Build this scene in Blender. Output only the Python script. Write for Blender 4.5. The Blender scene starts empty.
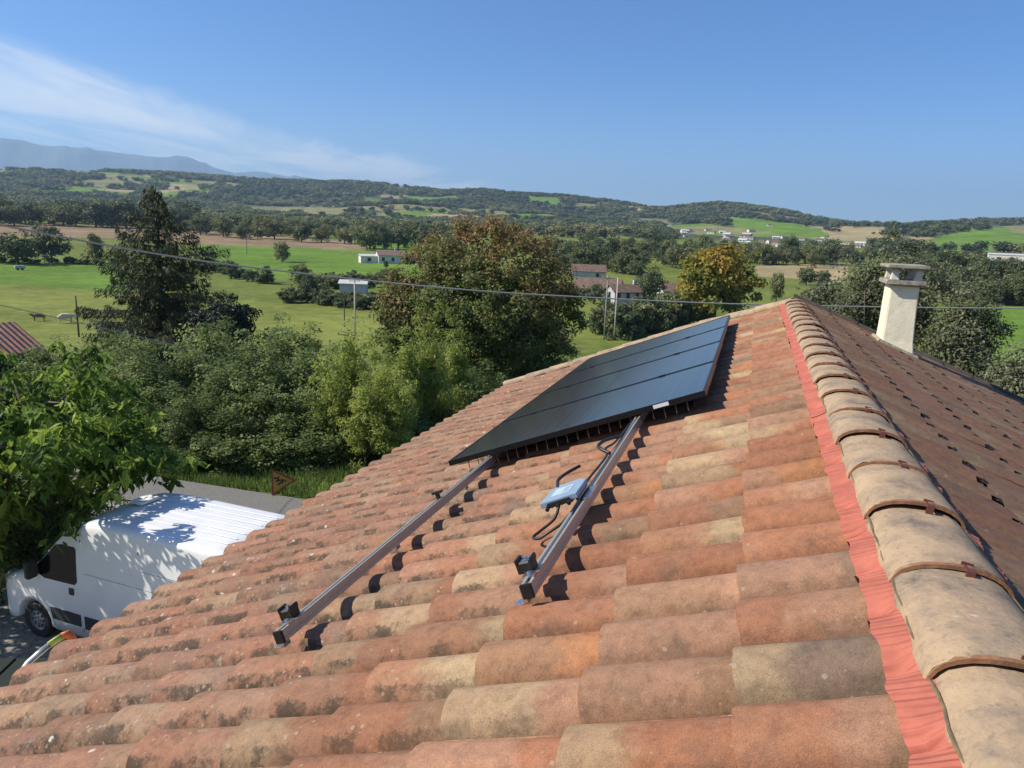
import bpy, bmesh, math, random
import numpy as np
from mathutils import Vector, Matrix

# ------------------------------------------------------------------ camera, light, exposure
SC = bpy.context.scene
COL = SC.collection
R = math.radians
H = 7.8                                   # height of the lens above the yard
F, PITCH, ROLL, YAW = 745.0, R(11.913), R(2.107), R(17.552)
SUN_EL, SUN_TO = R(41), R(68)             # sun height, and the compass way its light travels
SUN_W, SKY_W, EXPO = 5.0, 0.073, 0.47
HAZE = 8.5e-5

CAM = np.array([0, 0, H])
_f0 = np.array([-math.sin(YAW), math.cos(YAW), 0]); _r0 = np.array([math.cos(YAW), math.sin(YAW), 0]); _up = np.array([0, 0, 1.0])
FWD = _f0*math.cos(PITCH) - _up*math.sin(PITCH)
_u = _f0*math.sin(PITCH) + _up*math.cos(PITCH)
RGT = _r0*math.cos(ROLL) + _u*math.sin(ROLL)
UPV = _u*math.cos(ROLL) - _r0*math.sin(ROLL)
cd = bpy.data.cameras.new('camera'); cam = bpy.data.objects.new('camera', cd); COL.objects.link(cam)
cd.sensor_width = 36; cd.lens = 36*F/1024; cd.clip_start = 0.05; cd.clip_end = 60000
m = Matrix.Identity(4)
for i in range(3):
    m[i][0], m[i][1], m[i][2], m[i][3] = RGT[i], UPV[i], -FWD[i], CAM[i]
cam.matrix_world = m
SC.camera = cam

def ray(px, py):
    return FWD + RGT*((px-512)/F) - UPV*((py-384)/F)
def project(P):
    d = np.asarray(P, float) - CAM
    a, b, c = d@RGT, d@UPV, d@FWD
    c = np.where(np.abs(c) < 1e-6, 1e-6, c)
    return 512 + F*a/c, 384 - F*b/c, c

SC.view_settings.view_transform = 'Standard'; SC.view_settings.look = 'None'
SC.view_settings.exposure = EXPO; SC.view_settings.gamma = 1
SC.view_settings.use_curve_mapping = False
SC.render.engine = 'CYCLES'
SC.cycles.use_denoising = True
SC.cycles.max_bounces = 6; SC.cycles.transparent_max_bounces = 8; SC.cycles.volume_bounces = 0
SC.cycles.sample_clamp_indirect = 4

def N(nt, t, **kw):
    n = nt.nodes.new(t)
    for k, v in kw.items(): setattr(n, k, v)
    return n
W = bpy.data.worlds.new('World'); SC.world = W; W.use_nodes = True
nt = W.node_tree; nt.nodes.clear()
sky = N(nt, 'ShaderNodeTexSky', sky_type='NISHITA', sun_disc=False)
sky.sun_elevation = SUN_EL; sky.sun_rotation = SUN_TO + math.pi
sky.altitude = 200; sky.air_density = 1.0; sky.dust_density = 0.05; sky.ozone_density = 3.2
bg = N(nt, 'ShaderNodeBackground'); bg.inputs[1].default_value = SKY_W
out = N(nt, 'ShaderNodeOutputWorld')
# high thin cirrus: a noise stretched along one bearing, in a band that climbs to the south
tc = N(nt, 'ShaderNodeTexCoord')
L = nt.links.new
sep = N(nt, 'ShaderNodeSeparateXYZ'); L(tc.outputs['Generated'], sep.inputs[0])
def M(op, a, b=None, c=None, tree=None):
    t = tree or nt
    n = t.nodes.new('ShaderNodeMath'); n.operation = op
    for i, v in enumerate((a, b, c)):
        if v is None: continue
        if isinstance(v, (int, float)): n.inputs[i].default_value = v
        else: t.links.new(v, n.inputs[i])
    return n.outputs[0]
zc = M('MAXIMUM', sep.outputs[2], 0.02)
cx = M('DIVIDE', sep.outputs[0], zc); cy = M('DIVIDE', sep.outputs[1], zc)   # point on a flat cloud layer
ca, sa = math.cos(R(-62)), math.sin(R(-62))
# along / across the streaks (the layer seen from below)
al_ = M('ADD', M('MULTIPLY', cx, ca), M('MULTIPLY', cy, sa))
ac_ = M('SUBTRACT', M('MULTIPLY', cy, ca), M('MULTIPLY', cx, sa))
cmb = N(nt, 'ShaderNodeCombineXYZ'); L(M('MULTIPLY', al_, 0.16), cmb.inputs[0]); L(M('MULTIPLY', ac_, 0.62), cmb.inputs[1])
nz = N(nt, 'ShaderNodeTexNoise'); nz.inputs['Scale'].default_value = 1.0; nz.inputs['Detail'].default_value = 7; nz.inputs['Roughness'].default_value = 0.62; nz.inputs['Distortion'].default_value = 0.5
L(cmb.outputs[0], nz.inputs['Vector'])
# bearing to the left of the camera axis and elevation fix where the veil lies
az_l = M('ARCTAN2', M('MULTIPLY', sep.outputs[0], -1), sep.outputs[1])         # 0 = +Y, grows to the left
elv = M('ARCSINE', sep.outputs[2])
def ramp01(x, lo, hi, tree=None):
    t = tree or nt
    n = t.nodes.new('ShaderNodeMapRange'); n.clamp = True; n.interpolation_type = 'SMOOTHERSTEP'
    t.links.new(x, n.inputs[0]); n.inputs[1].default_value = lo; n.inputs[2].default_value = hi
    return n.outputs[0]
# upper edge of the veil: rises with the bearing
edge = M('ADD', 0.062, M('MULTIPLY', M('SUBTRACT', az_l, 0.35), 0.215))
band = ramp01(M('ADD', M('SUBTRACT', edge, elv), M('MULTIPLY', M('SUBTRACT', nz.outputs['Fac'], .5), .05)), -0.012, 0.032)
under_ = ramp01(M('SUBTRACT', edge, elv), .11, .03)
veil = M('MULTIPLY', band, M('ADD', M('MULTIPLY', under_, .42), M('MULTIPLY', ramp01(nz.outputs['Fac'], 0.33, 0.62), .62)))
veil = M('MULTIPLY', veil, ramp01(elv, -0.01, 0.02))
veil = M('MULTIPLY', veil, 0.82)
hz = M('MULTIPLY', ramp01(elv, 0.22, -0.03), 0.20)
fac = M('MAXIMUM', veil, hz)
mix = N(nt, 'ShaderNodeMixRGB'); L(fac, mix.inputs[0]); tn = N(nt, 'ShaderNodeMixRGB', blend_type='MULTIPLY'); tn.inputs[0].default_value = 1; tn.inputs[2].default_value = (.58, .945, 1.42, 1); L(sky.outputs[0], tn.inputs[1]); L(tn.outputs[0], mix.inputs[1]); mix.inputs[2].default_value = (9.4, 10.0, 10.8, 1)
L(mix.outputs[0], bg.inputs[0]); L(bg.outputs[0], out.inputs[0])

sl = bpy.data.lights.new('sun', 'SUN'); sl.energy = SUN_W; sl.angle = R(0.5); sl.color = (1.0, 0.93, 0.80)
so = bpy.data.objects.new('sun', sl); COL.objects.link(so)
T = Vector((math.sin(SUN_TO)*math.cos(SUN_EL), math.cos(SUN_TO)*math.cos(SUN_EL), -math.sin(SUN_EL)))
so.rotation_euler = T.to_track_quat('-Z', 'Y').to_euler(); so.location = (-40, -20, 60)

# ------------------------------------------------------------------ helpers
rng = np.random.default_rng(7); random.seed(7)

def mesh_np(name, V, Fq, smooth=False, mats=(), fattr=None, nv=4):
    """mesh from arrays; Fq is (n,3) or (n,4)"""
    me = bpy.data.meshes.new(name)
    V = np.asarray(V, np.float32); Fq = np.asarray(Fq, np.int32); k = Fq.shape[1]
    me.vertices.add(len(V)); me.vertices.foreach_set('co', V.ravel())
    me.loops.add(Fq.size); me.loops.foreach_set('vertex_index', Fq.ravel())
    me.polygons.add(len(Fq)); me.polygons.foreach_set('loop_start', np.arange(0, Fq.size, k, dtype=np.int32))
    me.polygons.foreach_set('loop_total', np.full(len(Fq), k, np.int32))
    me.polygons.foreach_set('use_smooth', np.full(len(Fq), smooth))
    if fattr:
        for an, (dom, vals) in fattr.items():
            vals = np.asarray(vals, np.float32)
            if vals.ndim == 1:
                a = me.attributes.new(an, 'FLOAT', dom); a.data.foreach_set('value', vals)
            elif vals.shape[1] == 2:
                a = me.attributes.new(an, 'FLOAT2', dom); a.data.foreach_set('vector', vals.ravel())
            else:
                a = me.attributes.new(an, 'FLOAT_COLOR', dom); a.data.foreach_set('color', vals.ravel())
    me.update(calc_edges=True)
    for x in mats: me.materials.append(x)
    return me
def link(name, me, parent=None, loc=None, rz=None):
    o = bpy.data.objects.new(name, me); COL.objects.link(o)
    if parent: o.parent = parent
    if loc is not None: o.location = loc
    if rz is not None: o.rotation_euler = (0, 0, rz)
    return o
def thing(name, label, cat, loc=(0, 0, 0), rz=0, group=None):
    o = link(name, None, loc=loc, rz=rz); tag(o, label, cat, group); return o
def tag(o, label, cat, group=None, kind=None):
    o['label'] = label; o['category'] = cat
    if group: o['group'] = group
    if kind: o['kind'] = kind
    return o
def structure(o): o['kind'] = 'structure'; return o

class MB:
    """collects boxes, tubes and prisms for one mesh"""
    def __init__(s): s.V = []; s.F = []
    def add(s, V, Fs):
        b = len(s.V); s.V += [tuple(float(c) for c in v) for v in V]; s.F += [tuple(i+b for i in f) for f in Fs]; return s
    def box(s, c, size, M3=None):
        c = np.array(c, float); h = np.array(size, float)/2
        P = np.array([[x, y, z] for x in (-1, 1) for y in (-1, 1) for z in (-1, 1)])*h
        if M3 is not None: P = P@np.asarray(M3)     # rows = axes
        return s.add(P+c, [(0,1,3,2),(4,6,7,5),(0,4,5,1),(2,3,7,6),(0,2,6,4),(1,5,7,3)])
    def tube(s, pts, r, n=8, cap=True, flat=None):
        pts = [np.array(p, float) for p in pts]; rr = r if hasattr(r, '__len__') else [r]*len(pts)
        rings = []; ref = None
        for i, p in enumerate(pts):
            d = pts[min(i+1, len(pts)-1)] - pts[max(i-1, 0)]; d = d/(np.linalg.norm(d)+1e-9)
            if ref is None:
                ref = np.array([0, 0, 1.0]) if abs(d[2]) < .9 else np.array([1.0, 0, 0])
            a = np.cross(d, ref); a /= np.linalg.norm(a)+1e-9; b = np.cross(a, d); ref = b
            k1, k2 = (flat if flat else (1, 1))
            rings.append([p + rr[i]*(k1*math.cos(2*math.pi*j/n)*a + k2*math.sin(2*math.pi*j/n)*b) for j in range(n)])
        V = [v for g in rings for v in g]; Fs = []
        for i in range(len(pts)-1):
            for j in range(n):
                Fs.append((i*n+j, i*n+(j+1) % n, (i+1)*n+(j+1) % n, (i+1)*n+j))
        if cap: Fs.append(tuple(range(n-1, -1, -1))); Fs.append(tuple((len(pts)-1)*n+j for j in range(n)))
        return s.add(V, Fs)
    def prism(s, poly, d0, d1, ax=1):
        """polygon in two axes extruded along axis ax"""
        n = len(poly)
        def pt(p, d):
            q = [0, 0, 0]; o = [i for i in range(3) if i != ax]; q[o[0]], q[o[1]], q[ax] = p[0], p[1], d; return q
        V = [pt(p, d0) for p in poly] + [pt(p, d1) for p in poly]
        return s.add(V, [tuple(range(n)), tuple(range(2*n-1, n-1, -1))] + [(i, n+i, n+(i+1) % n, (i+1) % n) for i in range(n)])
    def mesh(s, name, mat, smooth=False, bevel=0, seg=2, fix=True):
        bm = bmesh.new(); vs = [bm.verts.new(v) for v in s.V]
        for f in s.F:
            try: bm.faces.new([vs[i] for i in f])
            except ValueError: pass
        if fix: bmesh.ops.recalc_face_normals(bm, faces=bm.faces)
        if bevel:
            es = [e for e in bm.edges if len(e.link_faces) == 2 and e.calc_face_angle(0) > 0.5]
            bmesh.ops.bevel(bm, geom=es, offset=bevel, segments=seg, affect='EDGES', clamp_overlap=True)
        me = bpy.data.meshes.new(name); bm.to_mesh(me); bm.free()
        if smooth: me.polygons.foreach_set('use_smooth', [True]*len(me.polygons))
        if mat: me.materials.append(mat)
        return me
    def build(s, name, mat, parent=None, **kw):
        return link(name, s.mesh(name, mat, **kw), parent)

# ------------------------------------------------------------------ materials
def mat_new(name):
    mt = bpy.data.materials.new(name); mt.use_nodes = True
    t = mt.node_tree; b = t.nodes['Principled BSDF']; return mt, t, b
def plain(name, col, rough=0.6, metal=0.0, noise=0.0, scale=20, bump=0.0, spec=0.5, coat=0.0):
    mt, t, b = mat_new(name)
    b.inputs['Base Color'].default_value = (*col, 1); b.inputs['Roughness'].default_value = rough; b.inputs['Metallic'].default_value = metal
    b.inputs['Specular IOR Level'].default_value = spec
    if coat: b.inputs['Coat Weight'].default_value = coat; b.inputs['Coat Roughness'].default_value = .08
    if noise or bump:
        g = N(t, 'ShaderNodeTexCoord'); z = N(t, 'ShaderNodeTexNoise'); z.inputs['Scale'].default_value = scale; z.inputs['Detail'].default_value = 6; z.inputs['Roughness'].default_value = .65
        t.links.new(g.outputs['Object'], z.inputs['Vector'])
        if noise:
            r = N(t, 'ShaderNodeValToRGB'); e = r.color_ramp.elements
            e[0].position = .3; e[1].position = .7
            e[0].color = (*[c*(1-noise) for c in col], 1); e[1].color = (*[min(1, c*(1+noise)) for c in col], 1)
            t.links.new(z.outputs['Fac'], r.inputs[0]); t.links.new(r.outputs[0], b.inputs['Base Color'])
        if bump:
            bp = N(t, 'ShaderNodeBump'); bp.inputs['Strength'].default_value = bump; bp.inputs['Distance'].default_value = .01
            t.links.new(z.outputs['Fac'], bp.inputs['Height']); t.links.new(bp.outputs[0], b.inputs['Normal'])
    return mt

def leafmat(name, cols, trans=0.28, rough=0.55):
    """cols: dark, mid, light; driven by a per-leaf value and a per-tree shift"""
    mt = bpy.data.materials.new(name); mt.use_nodes = True; t = mt.node_tree; t.nodes.clear()
    a = N(t, 'ShaderNodeAttribute', attribute_name='leaf_tint'); o = N(t, 'ShaderNodeAttribute', attribute_name='tree_tint', attribute_type='INSTANCER')
    s = M('ADD', a.outputs['Fac'], o.outputs['Fac'], tree=t)
    r = N(t, 'ShaderNodeValToRGB'); e = r.color_ramp.elements
    e[0].position = 0; e[1].position = 1; e[0].color = (*cols[0], 1); e[1].color = (*cols[-1], 1)
    for i, c in enumerate(cols[1:-1]):
        q = e.new((i+1)/(len(cols)-1)); q.color = (*c, 1)
    t.links.new(s, r.inputs[0])
    d = N(t, 'ShaderNodeBsdfPrincipled'); d.inputs['Roughness'].default_value = rough; d.inputs['Specular IOR Level'].default_value = .25
    tr = N(t, 'ShaderNodeBsdfTranslucent'); mx = N(t, 'ShaderNodeMixShader'); mx.inputs[0].default_value = trans
    t.links.new(r.outputs[0], d.inputs['Base Color']); 
    hs = N(t, 'ShaderNodeHueSaturation'); hs.inputs['Value'].default_value = 1.25; hs.inputs['Hue'].default_value = .485
    t.links.new(r.outputs[0], hs.inputs['Color']); t.links.new(hs.outputs[0], tr.inputs['Color'])
    t.links.new(d.outputs[0], mx.inputs[1]); t.links.new(tr.outputs[0], mx.inputs[2])
    ou = N(t, 'ShaderNodeOutputMaterial'); t.links.new(mx.outputs[0], ou.inputs[0])
    return mt

M_bark = plain('bark', (.10, .075, .055), .9, noise=.4, scale=8, bump=.6)
M_black = plain('black_plastic', (.012, .012, .013), .45)
M_rubber = plain('tyre_rubber', (.02, .02, .02), .85, noise=.3, scale=30)
M_alu = plain('brushed_aluminium', (.46, .45, .41), .38, .62, noise=.10, scale=40)
M_alu_dull = plain('dull_cast_aluminium', (.27, .36, .46), .55, .3, noise=.1, scale=30)
M_steel = plain('zinc_steel', (.62, .63, .65), .3, 1.0)
M_white = plain('van_paint', (.72, .72, .72), .4, noise=.07, scale=2.2, coat=.3)
M_roofpaint = plain('van_roof_paint', (.76, .75, .70), .5, noise=.10, scale=4)
M_trim = plain('dark_grey_trim', (.025, .026, .028), .6)
M_glass_dark = plain('dark_window_glass', (.006, .007, .008), .12, spec=.2)
M_lamp = plain('headlight_glass', (.5, .52, .55), .1)

def tile_material():
    mt, t, b = mat_new('weathered_terracotta'); Lk = t.links.new
    ag = N(t, 'ShaderNodeAttribute', attribute_name='tint'); ao = N(t, 'ShaderNodeAttribute', attribute_name='tint', attribute_type='OBJECT')
    tint = M('ADD', ag.outputs['Fac'], ao.outputs['Fac'], tree=t)
    north = M('GREATER_THAN', tint, 1.5, tree=t)
    fr = M('FRACT', tint, tree=t)
    uv = N(t, 'ShaderNodeAttribute', attribute_name='tile_uv'); su = N(t, 'ShaderNodeSeparateXYZ'); Lk(uv.outputs['Vector'], su.inputs[0])
    along, across = su.outputs[0], su.outputs[1]                  # along 0..1 upper to lower end, across -1..1
    geo = N(t, 'ShaderNodeNewGeometry')
    sh = N(t, 'ShaderNodeCombineXYZ'); Lk(M('MULTIPLY', fr, 37.0, tree=t), sh.inputs[0]); Lk(M('MULTIPLY', fr, 91.0, tree=t), sh.inputs[1])
    pos = N(t, 'ShaderNodeVectorMath', operation='ADD'); Lk(geo.outputs['Position'], pos.inputs[0]); Lk(sh.outputs[0], pos.inputs[1])
    def noise(scale, det=5, rough=.6, dist=0, vec=None):
        z = N(t, 'ShaderNodeTexNoise'); z.inputs['Scale'].default_value = scale; z.inputs['Detail'].default_value = det; z.inputs['Roughness'].default_value = rough; z.inputs['Distortion'].default_value = dist
        Lk(vec or pos.outputs[0], z.inputs['Vector']); return z.outputs['Fac']
    def ramp(x, stops, const=False):
        r = N(t, 'ShaderNodeValToRGB'); e = r.color_ramp.elements
        if const: r.color_ramp.interpolation = 'CONSTANT'
        e[0].position, e[0].color = stops[0][0], (*stops[0][1], 1); e[1].position, e[1].color = stops[-1][0], (*stops[-1][1], 1)
        for p, c in stops[1:-1]: q = e.new(p); q.color = (*c, 1)
        Lk(x, r.inputs[0]); return r.outputs[0]
    def mixc(f, a, c, mode='MIX'):
        x = N(t, 'ShaderNodeMixRGB', blend_type=mode)
        for i, v in enumerate((f, a, c)):
            if isinstance(v, (int, float)): x.inputs[i].default_value = v
            elif isinstance(v, tuple): x.inputs[i].default_value = (*v, 1)
            else: Lk(v, x.inputs[i])
        return x.outputs[0]
    RED, ORG, SAND, PNK, GRY, BRN = (.285, .125, .068), (.335, .150, .068), (.335, .240, .140), (.305, .168, .105), (.185, .128, .092), (.235, .137, .08)
    A = ramp(fr, [(0, RED), (.2, BRN), (.34, ORG), (.38, PNK), (.60, SAND), (.70, RED), (.83, GRY), (.92, SAND)], True)
    f2 = M('FRACT', M('MULTIPLY', fr, 7.31, tree=t), tree=t)
    B = ramp(f2, [(0, RED), (.32, SAND), (.46, PNK), (.68, BRN), (.85, RED)], True)
    f3 = M('FRACT', M('MULTIPLY', fr, 13.7, tree=t), tree=t)
    flip = M('GREATER_THAN', f3, .5, tree=t)
    # fired two-tone: one end of a tile burns darker or sandier than the other
    e1 = M('ADD', M('SUBTRACT', along, M('ADD', .25, M('MULTIPLY', f3, .5, tree=t), tree=t), tree=t), M('MULTIPLY', M('SUBTRACT', noise(9), .5, tree=t), .7, tree=t), tree=t)
    two = ramp01(e1, -.14, .14, tree=t)
    base = mixc(M('MULTIPLY', two, .8, tree=t), A, B)
    base = mixc(ramp01(noise(5, 4), .45, .75, tree=t), base, mixc(.5, base, PNK))
    old0 = N(t, 'ShaderNodeSeparateXYZ'); Lk(geo.outputs['Position'], old0.inputs[0])
    base = mixc(M('MULTIPLY', ramp01(old0.outputs[0], -.1, -2.2, tree=t), .62, tree=t), base, mixc(ramp01(noise(3.5, 6), .35, .65, tree=t), (.250, .118, .080), (.22, .145, .10)))
    f4 = M('FRACT', M('MULTIPLY', fr, 23.17, tree=t), tree=t)
    vb = N(t, 'ShaderNodeCombineXYZ'); bv = M('ADD', .88, M('MULTIPLY', f4, .32, tree=t), tree=t)
    for q_ in range(3): Lk(bv, vb.inputs[q_])
    base = mixc(1.0, base, vb.outputs[0], 'MULTIPLY')
    # north slope: browner and mossier
    base = mixc(north, base, mixc(.58, base, (.135, .085, .055)))
    # sand speckle of the clay
    sp = noise(420, 2, .5)
    base = mixc(1.0, base, ramp(sp, [(.3, (.72, .70, .68)), (.5, (1, 1, 1)), (.72, (1.28, 1.25, 1.2))]), 'MULTIPLY')
    # grime collects low on the flanks beside the channels; worse near the eave
    sx = N(t, 'ShaderNodeSeparateXYZ'); Lk(geo.outputs['Position'], sx.inputs[0])
    old = ramp01(sx.outputs[0], -.1, -2.6, tree=t)                 # down-slope on the south side
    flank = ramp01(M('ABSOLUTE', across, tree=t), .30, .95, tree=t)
    gn = noise(75, 8, .78); gn2 = noise(9, 5, .7)
    dirt = M('MULTIPLY', ramp01(M('ADD', M('MULTIPLY', flank, .42, tree=t), M('ADD', M('MULTIPLY', gn, .8, tree=t), M('MULTIPLY', old, .19, tree=t), tree=t), tree=t), .68, .84, tree=t), ramp01(gn2, .42, .60, tree=t), tree=t)
    base = mixc(M('MULTIPLY', dirt, M('ADD', .22, M('MULTIPLY', ramp01(sx.outputs[0], .2, -1.4, tree=t), .60, tree=t), tree=t), tree=t), base, (.050, .040, .029))
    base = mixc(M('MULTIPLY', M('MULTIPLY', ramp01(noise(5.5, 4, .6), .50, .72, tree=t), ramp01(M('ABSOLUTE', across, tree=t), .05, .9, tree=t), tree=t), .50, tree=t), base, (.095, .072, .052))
    base = mixc(1.0, base, ramp(noise(24, 6, .7), [(.3, (.70, .68, .66)), (.5, (1, 1, 1)), (.72, (1.22, 1.2, 1.16))]), 'MULTIPLY')
    base = mixc(M('MULTIPLY', ramp01(noise(150, 4, .7), .62, .72, tree=t), M('ADD', .25, M('MULTIPLY', old, .3, tree=t), tree=t), tree=t), base, (.10, .08, .06))
    base = mixc(M('MULTIPLY', ramp01(noise(2.6, 3), .5, .72, tree=t), M('ADD', .18, M('MULTIPLY', old, .35, tree=t), tree=t), tree=t), base, (.20, .12, .085))
    # pale lichen spots
    def spots(scale, rad, thr, nz_):
        v = N(t, 'ShaderNodeTexVoronoi'); v.inputs['Scale'].default_value = scale; Lk(pos.outputs[0], v.inputs['Vector'])
        w = M('ADD', v.outputs['Distance'], M('MULTIPLY', M('SUBTRACT', noise(90, 3), .5, tree=t), .35, tree=t), tree=t)
        cl = N(t, 'ShaderNodeSeparateXYZ'); Lk(v.outputs['Color'], cl.inputs[0])
        return M('MULTIPLY', ramp01(w, rad, rad*.55, tree=t), M('GREATER_THAN', M('ADD', cl.outputs[0], M('MULTIPLY', nz_, .5, tree=t), tree=t), thr, tree=t), tree=t)
    base = mixc(M('MULTIPLY', M('MULTIPLY', ramp01(noise(11, 8, .75), .58, .68, tree=t), ramp01(noise(1.9, 3), .42, .6, tree=t), tree=t), M('ADD', .12, M('MULTIPLY', old, .62, tree=t), tree=t), tree=t), base, (.38, .33, .24))
    base = mixc(M('MULTIPLY', spots(34, .26, 1.06, M('ADD', old, M('MULTIPLY', noise(1.7, 3), .5, tree=t), tree=t)), .6, tree=t), base, (.36, .30, .21))
    base = mixc(M('MULTIPLY', spots(75, .26, 1.06, M('ADD', old, M('MULTIPLY', noise(2.3, 3), .6, tree=t), tree=t)), .5, tree=t), base, (.32, .26, .18))
    base = mixc(M('MULTIPLY', spots(11, .15, 1.30, M('ADD', old, M('MULTIPLY', noise(2.0, 3), .6, tree=t), tree=t)), .85, tree=t), base, (.50, .48, .40))
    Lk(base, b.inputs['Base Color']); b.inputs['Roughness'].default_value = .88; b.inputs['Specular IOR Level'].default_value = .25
    bp = N(t, 'ShaderNodeBump'); bp.inputs['Strength'].default_value = .5; bp.inputs['Distance'].default_value = .004
    Lk(M('ADD', M('MULTIPLY', sp, .35, tree=t), noise(60, 6), tree=t), bp.inputs['Height']); Lk(bp.outputs[0], b.inputs['Normal'])
    return mt
M_tile = tile_material()

def ridge_material():
    mt, t, b = mat_new('lichened_ridge_clay'); Lk = t.links.new
    g = N(t, 'ShaderNodeNewGeometry'); ao = N(t, 'ShaderNodeAttribute', attribute_name='tint', attribute_type='OBJECT')
    add = N(t, 'ShaderNodeVectorMath', operation='ADD'); Lk(g.outputs['Position'], add.inputs[0])
    c = N(t, 'ShaderNodeCombineXYZ'); Lk(M('MULTIPLY', ao.outputs['Fac'], 50.0, tree=t), c.inputs[0]); Lk(c.outputs[0], add.inputs[1])
    def nz(s, d=6, r=.65):
        z = N(t, 'ShaderNodeTexNoise'); z.inputs['Scale'].default_value = s; z.inputs['Detail'].default_value = d; z.inputs['Roughness'].default_value = r
        Lk(add.outputs[0], z.inputs['Vector']); return z.outputs['Fac']
    r = N(t, 'ShaderNodeValToRGB'); e = r.color_ramp.elements
    e[0].position, e[0].color = .28, (.10, .085, .072, 1); e[1].position, e[1].color = .74, (.45, .335, .215, 1)
    q = e.new(.42); q.color = (.27, .205, .145, 1); q = e.new(.56); q.color = (.40, .285, .18, 1)
    Lk(nz(6.5, 8, .72), r.inputs[0])
    x = N(t, 'ShaderNodeMixRGB'); Lk(M('MULTIPLY', ramp01(nz(70, 9, .8), .50, .66, tree=t), .42, tree=t), x.inputs[0]); Lk(r.outputs[0], x.inputs[1]); x.inputs[2].default_value = (.085, .075, .065, 1)
    y = N(t, 'ShaderNodeMixRGB'); Lk(M('MULTIPLY', ramp01(nz(13, 4), .66, .74, tree=t), .7, tree=t), y.inputs[0]); Lk(x.outputs[0], y.inputs[1]); y.inputs[2].default_value = (.55, .51, .42, 1)
    Lk(y.outputs[0], b.inputs['Base Color']); b.inputs['Roughness'].default_value = .9; b.inputs['Specular IOR Level'].default_value = .2
    bp = N(t, 'ShaderNodeBump'); bp.inputs['Strength'].default_value = .5; bp.inputs['Distance'].default_value = .005; Lk(nz(60), bp.inputs['Height']); Lk(bp.outputs[0], b.inputs['Normal'])
    return mt
M_ridge = ridge_material()
M_rim = plain('orange_tile_rim', (.25, .125, .066), .9, noise=.45, scale=22, bump=.4, spec=.2)
M_clip = plain('brown_red_clip', (.13, .042, .03), .55)
M_flash = plain('red_flashing', (.41, .125, .086), .72, noise=.16, scale=14, bump=0, spec=.22)
_t = M_flash.node_tree; _g = N(_t, 'ShaderNodeNewGeometry'); _w = N(_t, 'ShaderNodeTexWave', bands_direction='Y'); _w.inputs['Scale'].default_value = 17; _w.inputs['Distortion'].default_value = 2.2; _w.inputs['Detail'].default_value = 3; _w.inputs['Detail Scale'].default_value = .6
_t.links.new(_g.outputs['Position'], _w.inputs['Vector']); _b = N(_t, 'ShaderNodeBump'); _b.inputs['Strength'].default_value = .75; _b.inputs['Distance'].default_value = .004; _t.links.new(_w.outputs['Fac'], _b.inputs['Height']); _t.links.new(_b.outputs[0], _t.nodes['Principled BSDF'].inputs['Normal'])
M_deck = plain('roof_batten_dark', (.06, .045, .035), .9)
M_render = plain('cream_render', (.80, .73, .54), .95, noise=.10, scale=9, bump=.7)
M_conc = plain('mossy_concrete', (.30, .27, .21), .95, noise=.45, scale=14, bump=.6)
M_conc_pale = plain('pale_concrete', (.52, .49, .42), .95, noise=.25, scale=12, bump=.4)

# ------------------------------------------------------------------ ground
TAB_R = np.array([0, 22, 40, 70, 100, 200, 300, 450, 650, 900, 1300.])
TAB_Z = np.array([0, 0, -2.5, -7.5, -9.7, -10.2, -9.7, -7.2, -4.2, -.4, 7.8])
SKYL = [(-80,168),(0,167),(60,168),(120,169),(180,172),(240,176),(300,179),(340,180),(370,181),(400,184),(440,189),(480,188),(520,192),(560,194),(600,198),
        (650,205),(670,207),(700,203),(720,201),(750,204),(790,210),(830,219),(850,222),(880,223),(910,223),(940,220),(980,218),(1024,219),(1100,216)]
_a, _e = [], []
for px, py in SKYL:
    d = ray(px, py); _a.append(math.atan2(d[0], d[1])); _e.append(d[2]/math.hypot(d[0], d[1]))
SK_A, SK_E = np.array(_a), np.array(_e)
_seed = np.random.default_rng(3); _LAT = _seed.random((64, 64))
def vnoise(x, y):
    xi = np.floor(x).astype(int); yi = np.floor(y).astype(int); fx = x-xi; fy = y-yi
    fx = fx*fx*(3-2*fx); fy = fy*fy*(3-2*fy); g = lambda i, j: _LAT[i % 64, j % 64]
    return (g(xi, yi)*(1-fx)+g(xi+1, yi)*fx)*(1-fy) + (g(xi, yi+1)*(1-fx)+g(xi+1, yi+1)*fx)*fy
def fbm(x, y, o=4):
    s = 0; a = .5
    for k in range(o): s = s + a*vnoise(x*2**k+17.3*k, y*2**k+5.1*k); a *= .5
    return s
def height(x, y):
    x = np.asarray(x, float); y = np.asarray(y, float); r = np.hypot(x, y); az = np.arctan2(x, y)
    z = np.interp(r, TAB_R, TAB_Z)
    z = z + (fbm(x/60, y/60, 3)-.45)*1.2*np.clip((r-30)/60, 0, 1)
    e = np.interp(az, SK_A, SK_E)
    rc = 2900 + 900*(vnoise(az*3+9, az*0+4)-.5)
    t = np.clip((r-1300)/(rc-1300), 0, 1); tt = t*(.55+.45*t)
    und = (fbm(x/420+3, y/420, 4)-.47)*95*np.clip(t*3, 0, 1)*np.clip((1-t)*2.6, 0, 1)
    hill = np.where(r < rc, H + (r*e)*tt + und, 0)
    top = H + rc*e - 10
    hill = np.where(r < rc, np.where(t > .92, hill-10*(t-.92)/.08, hill), top*np.exp(-((r-rc)/2600)**2))
    return np.where(r > 1300, hill, z)
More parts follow.
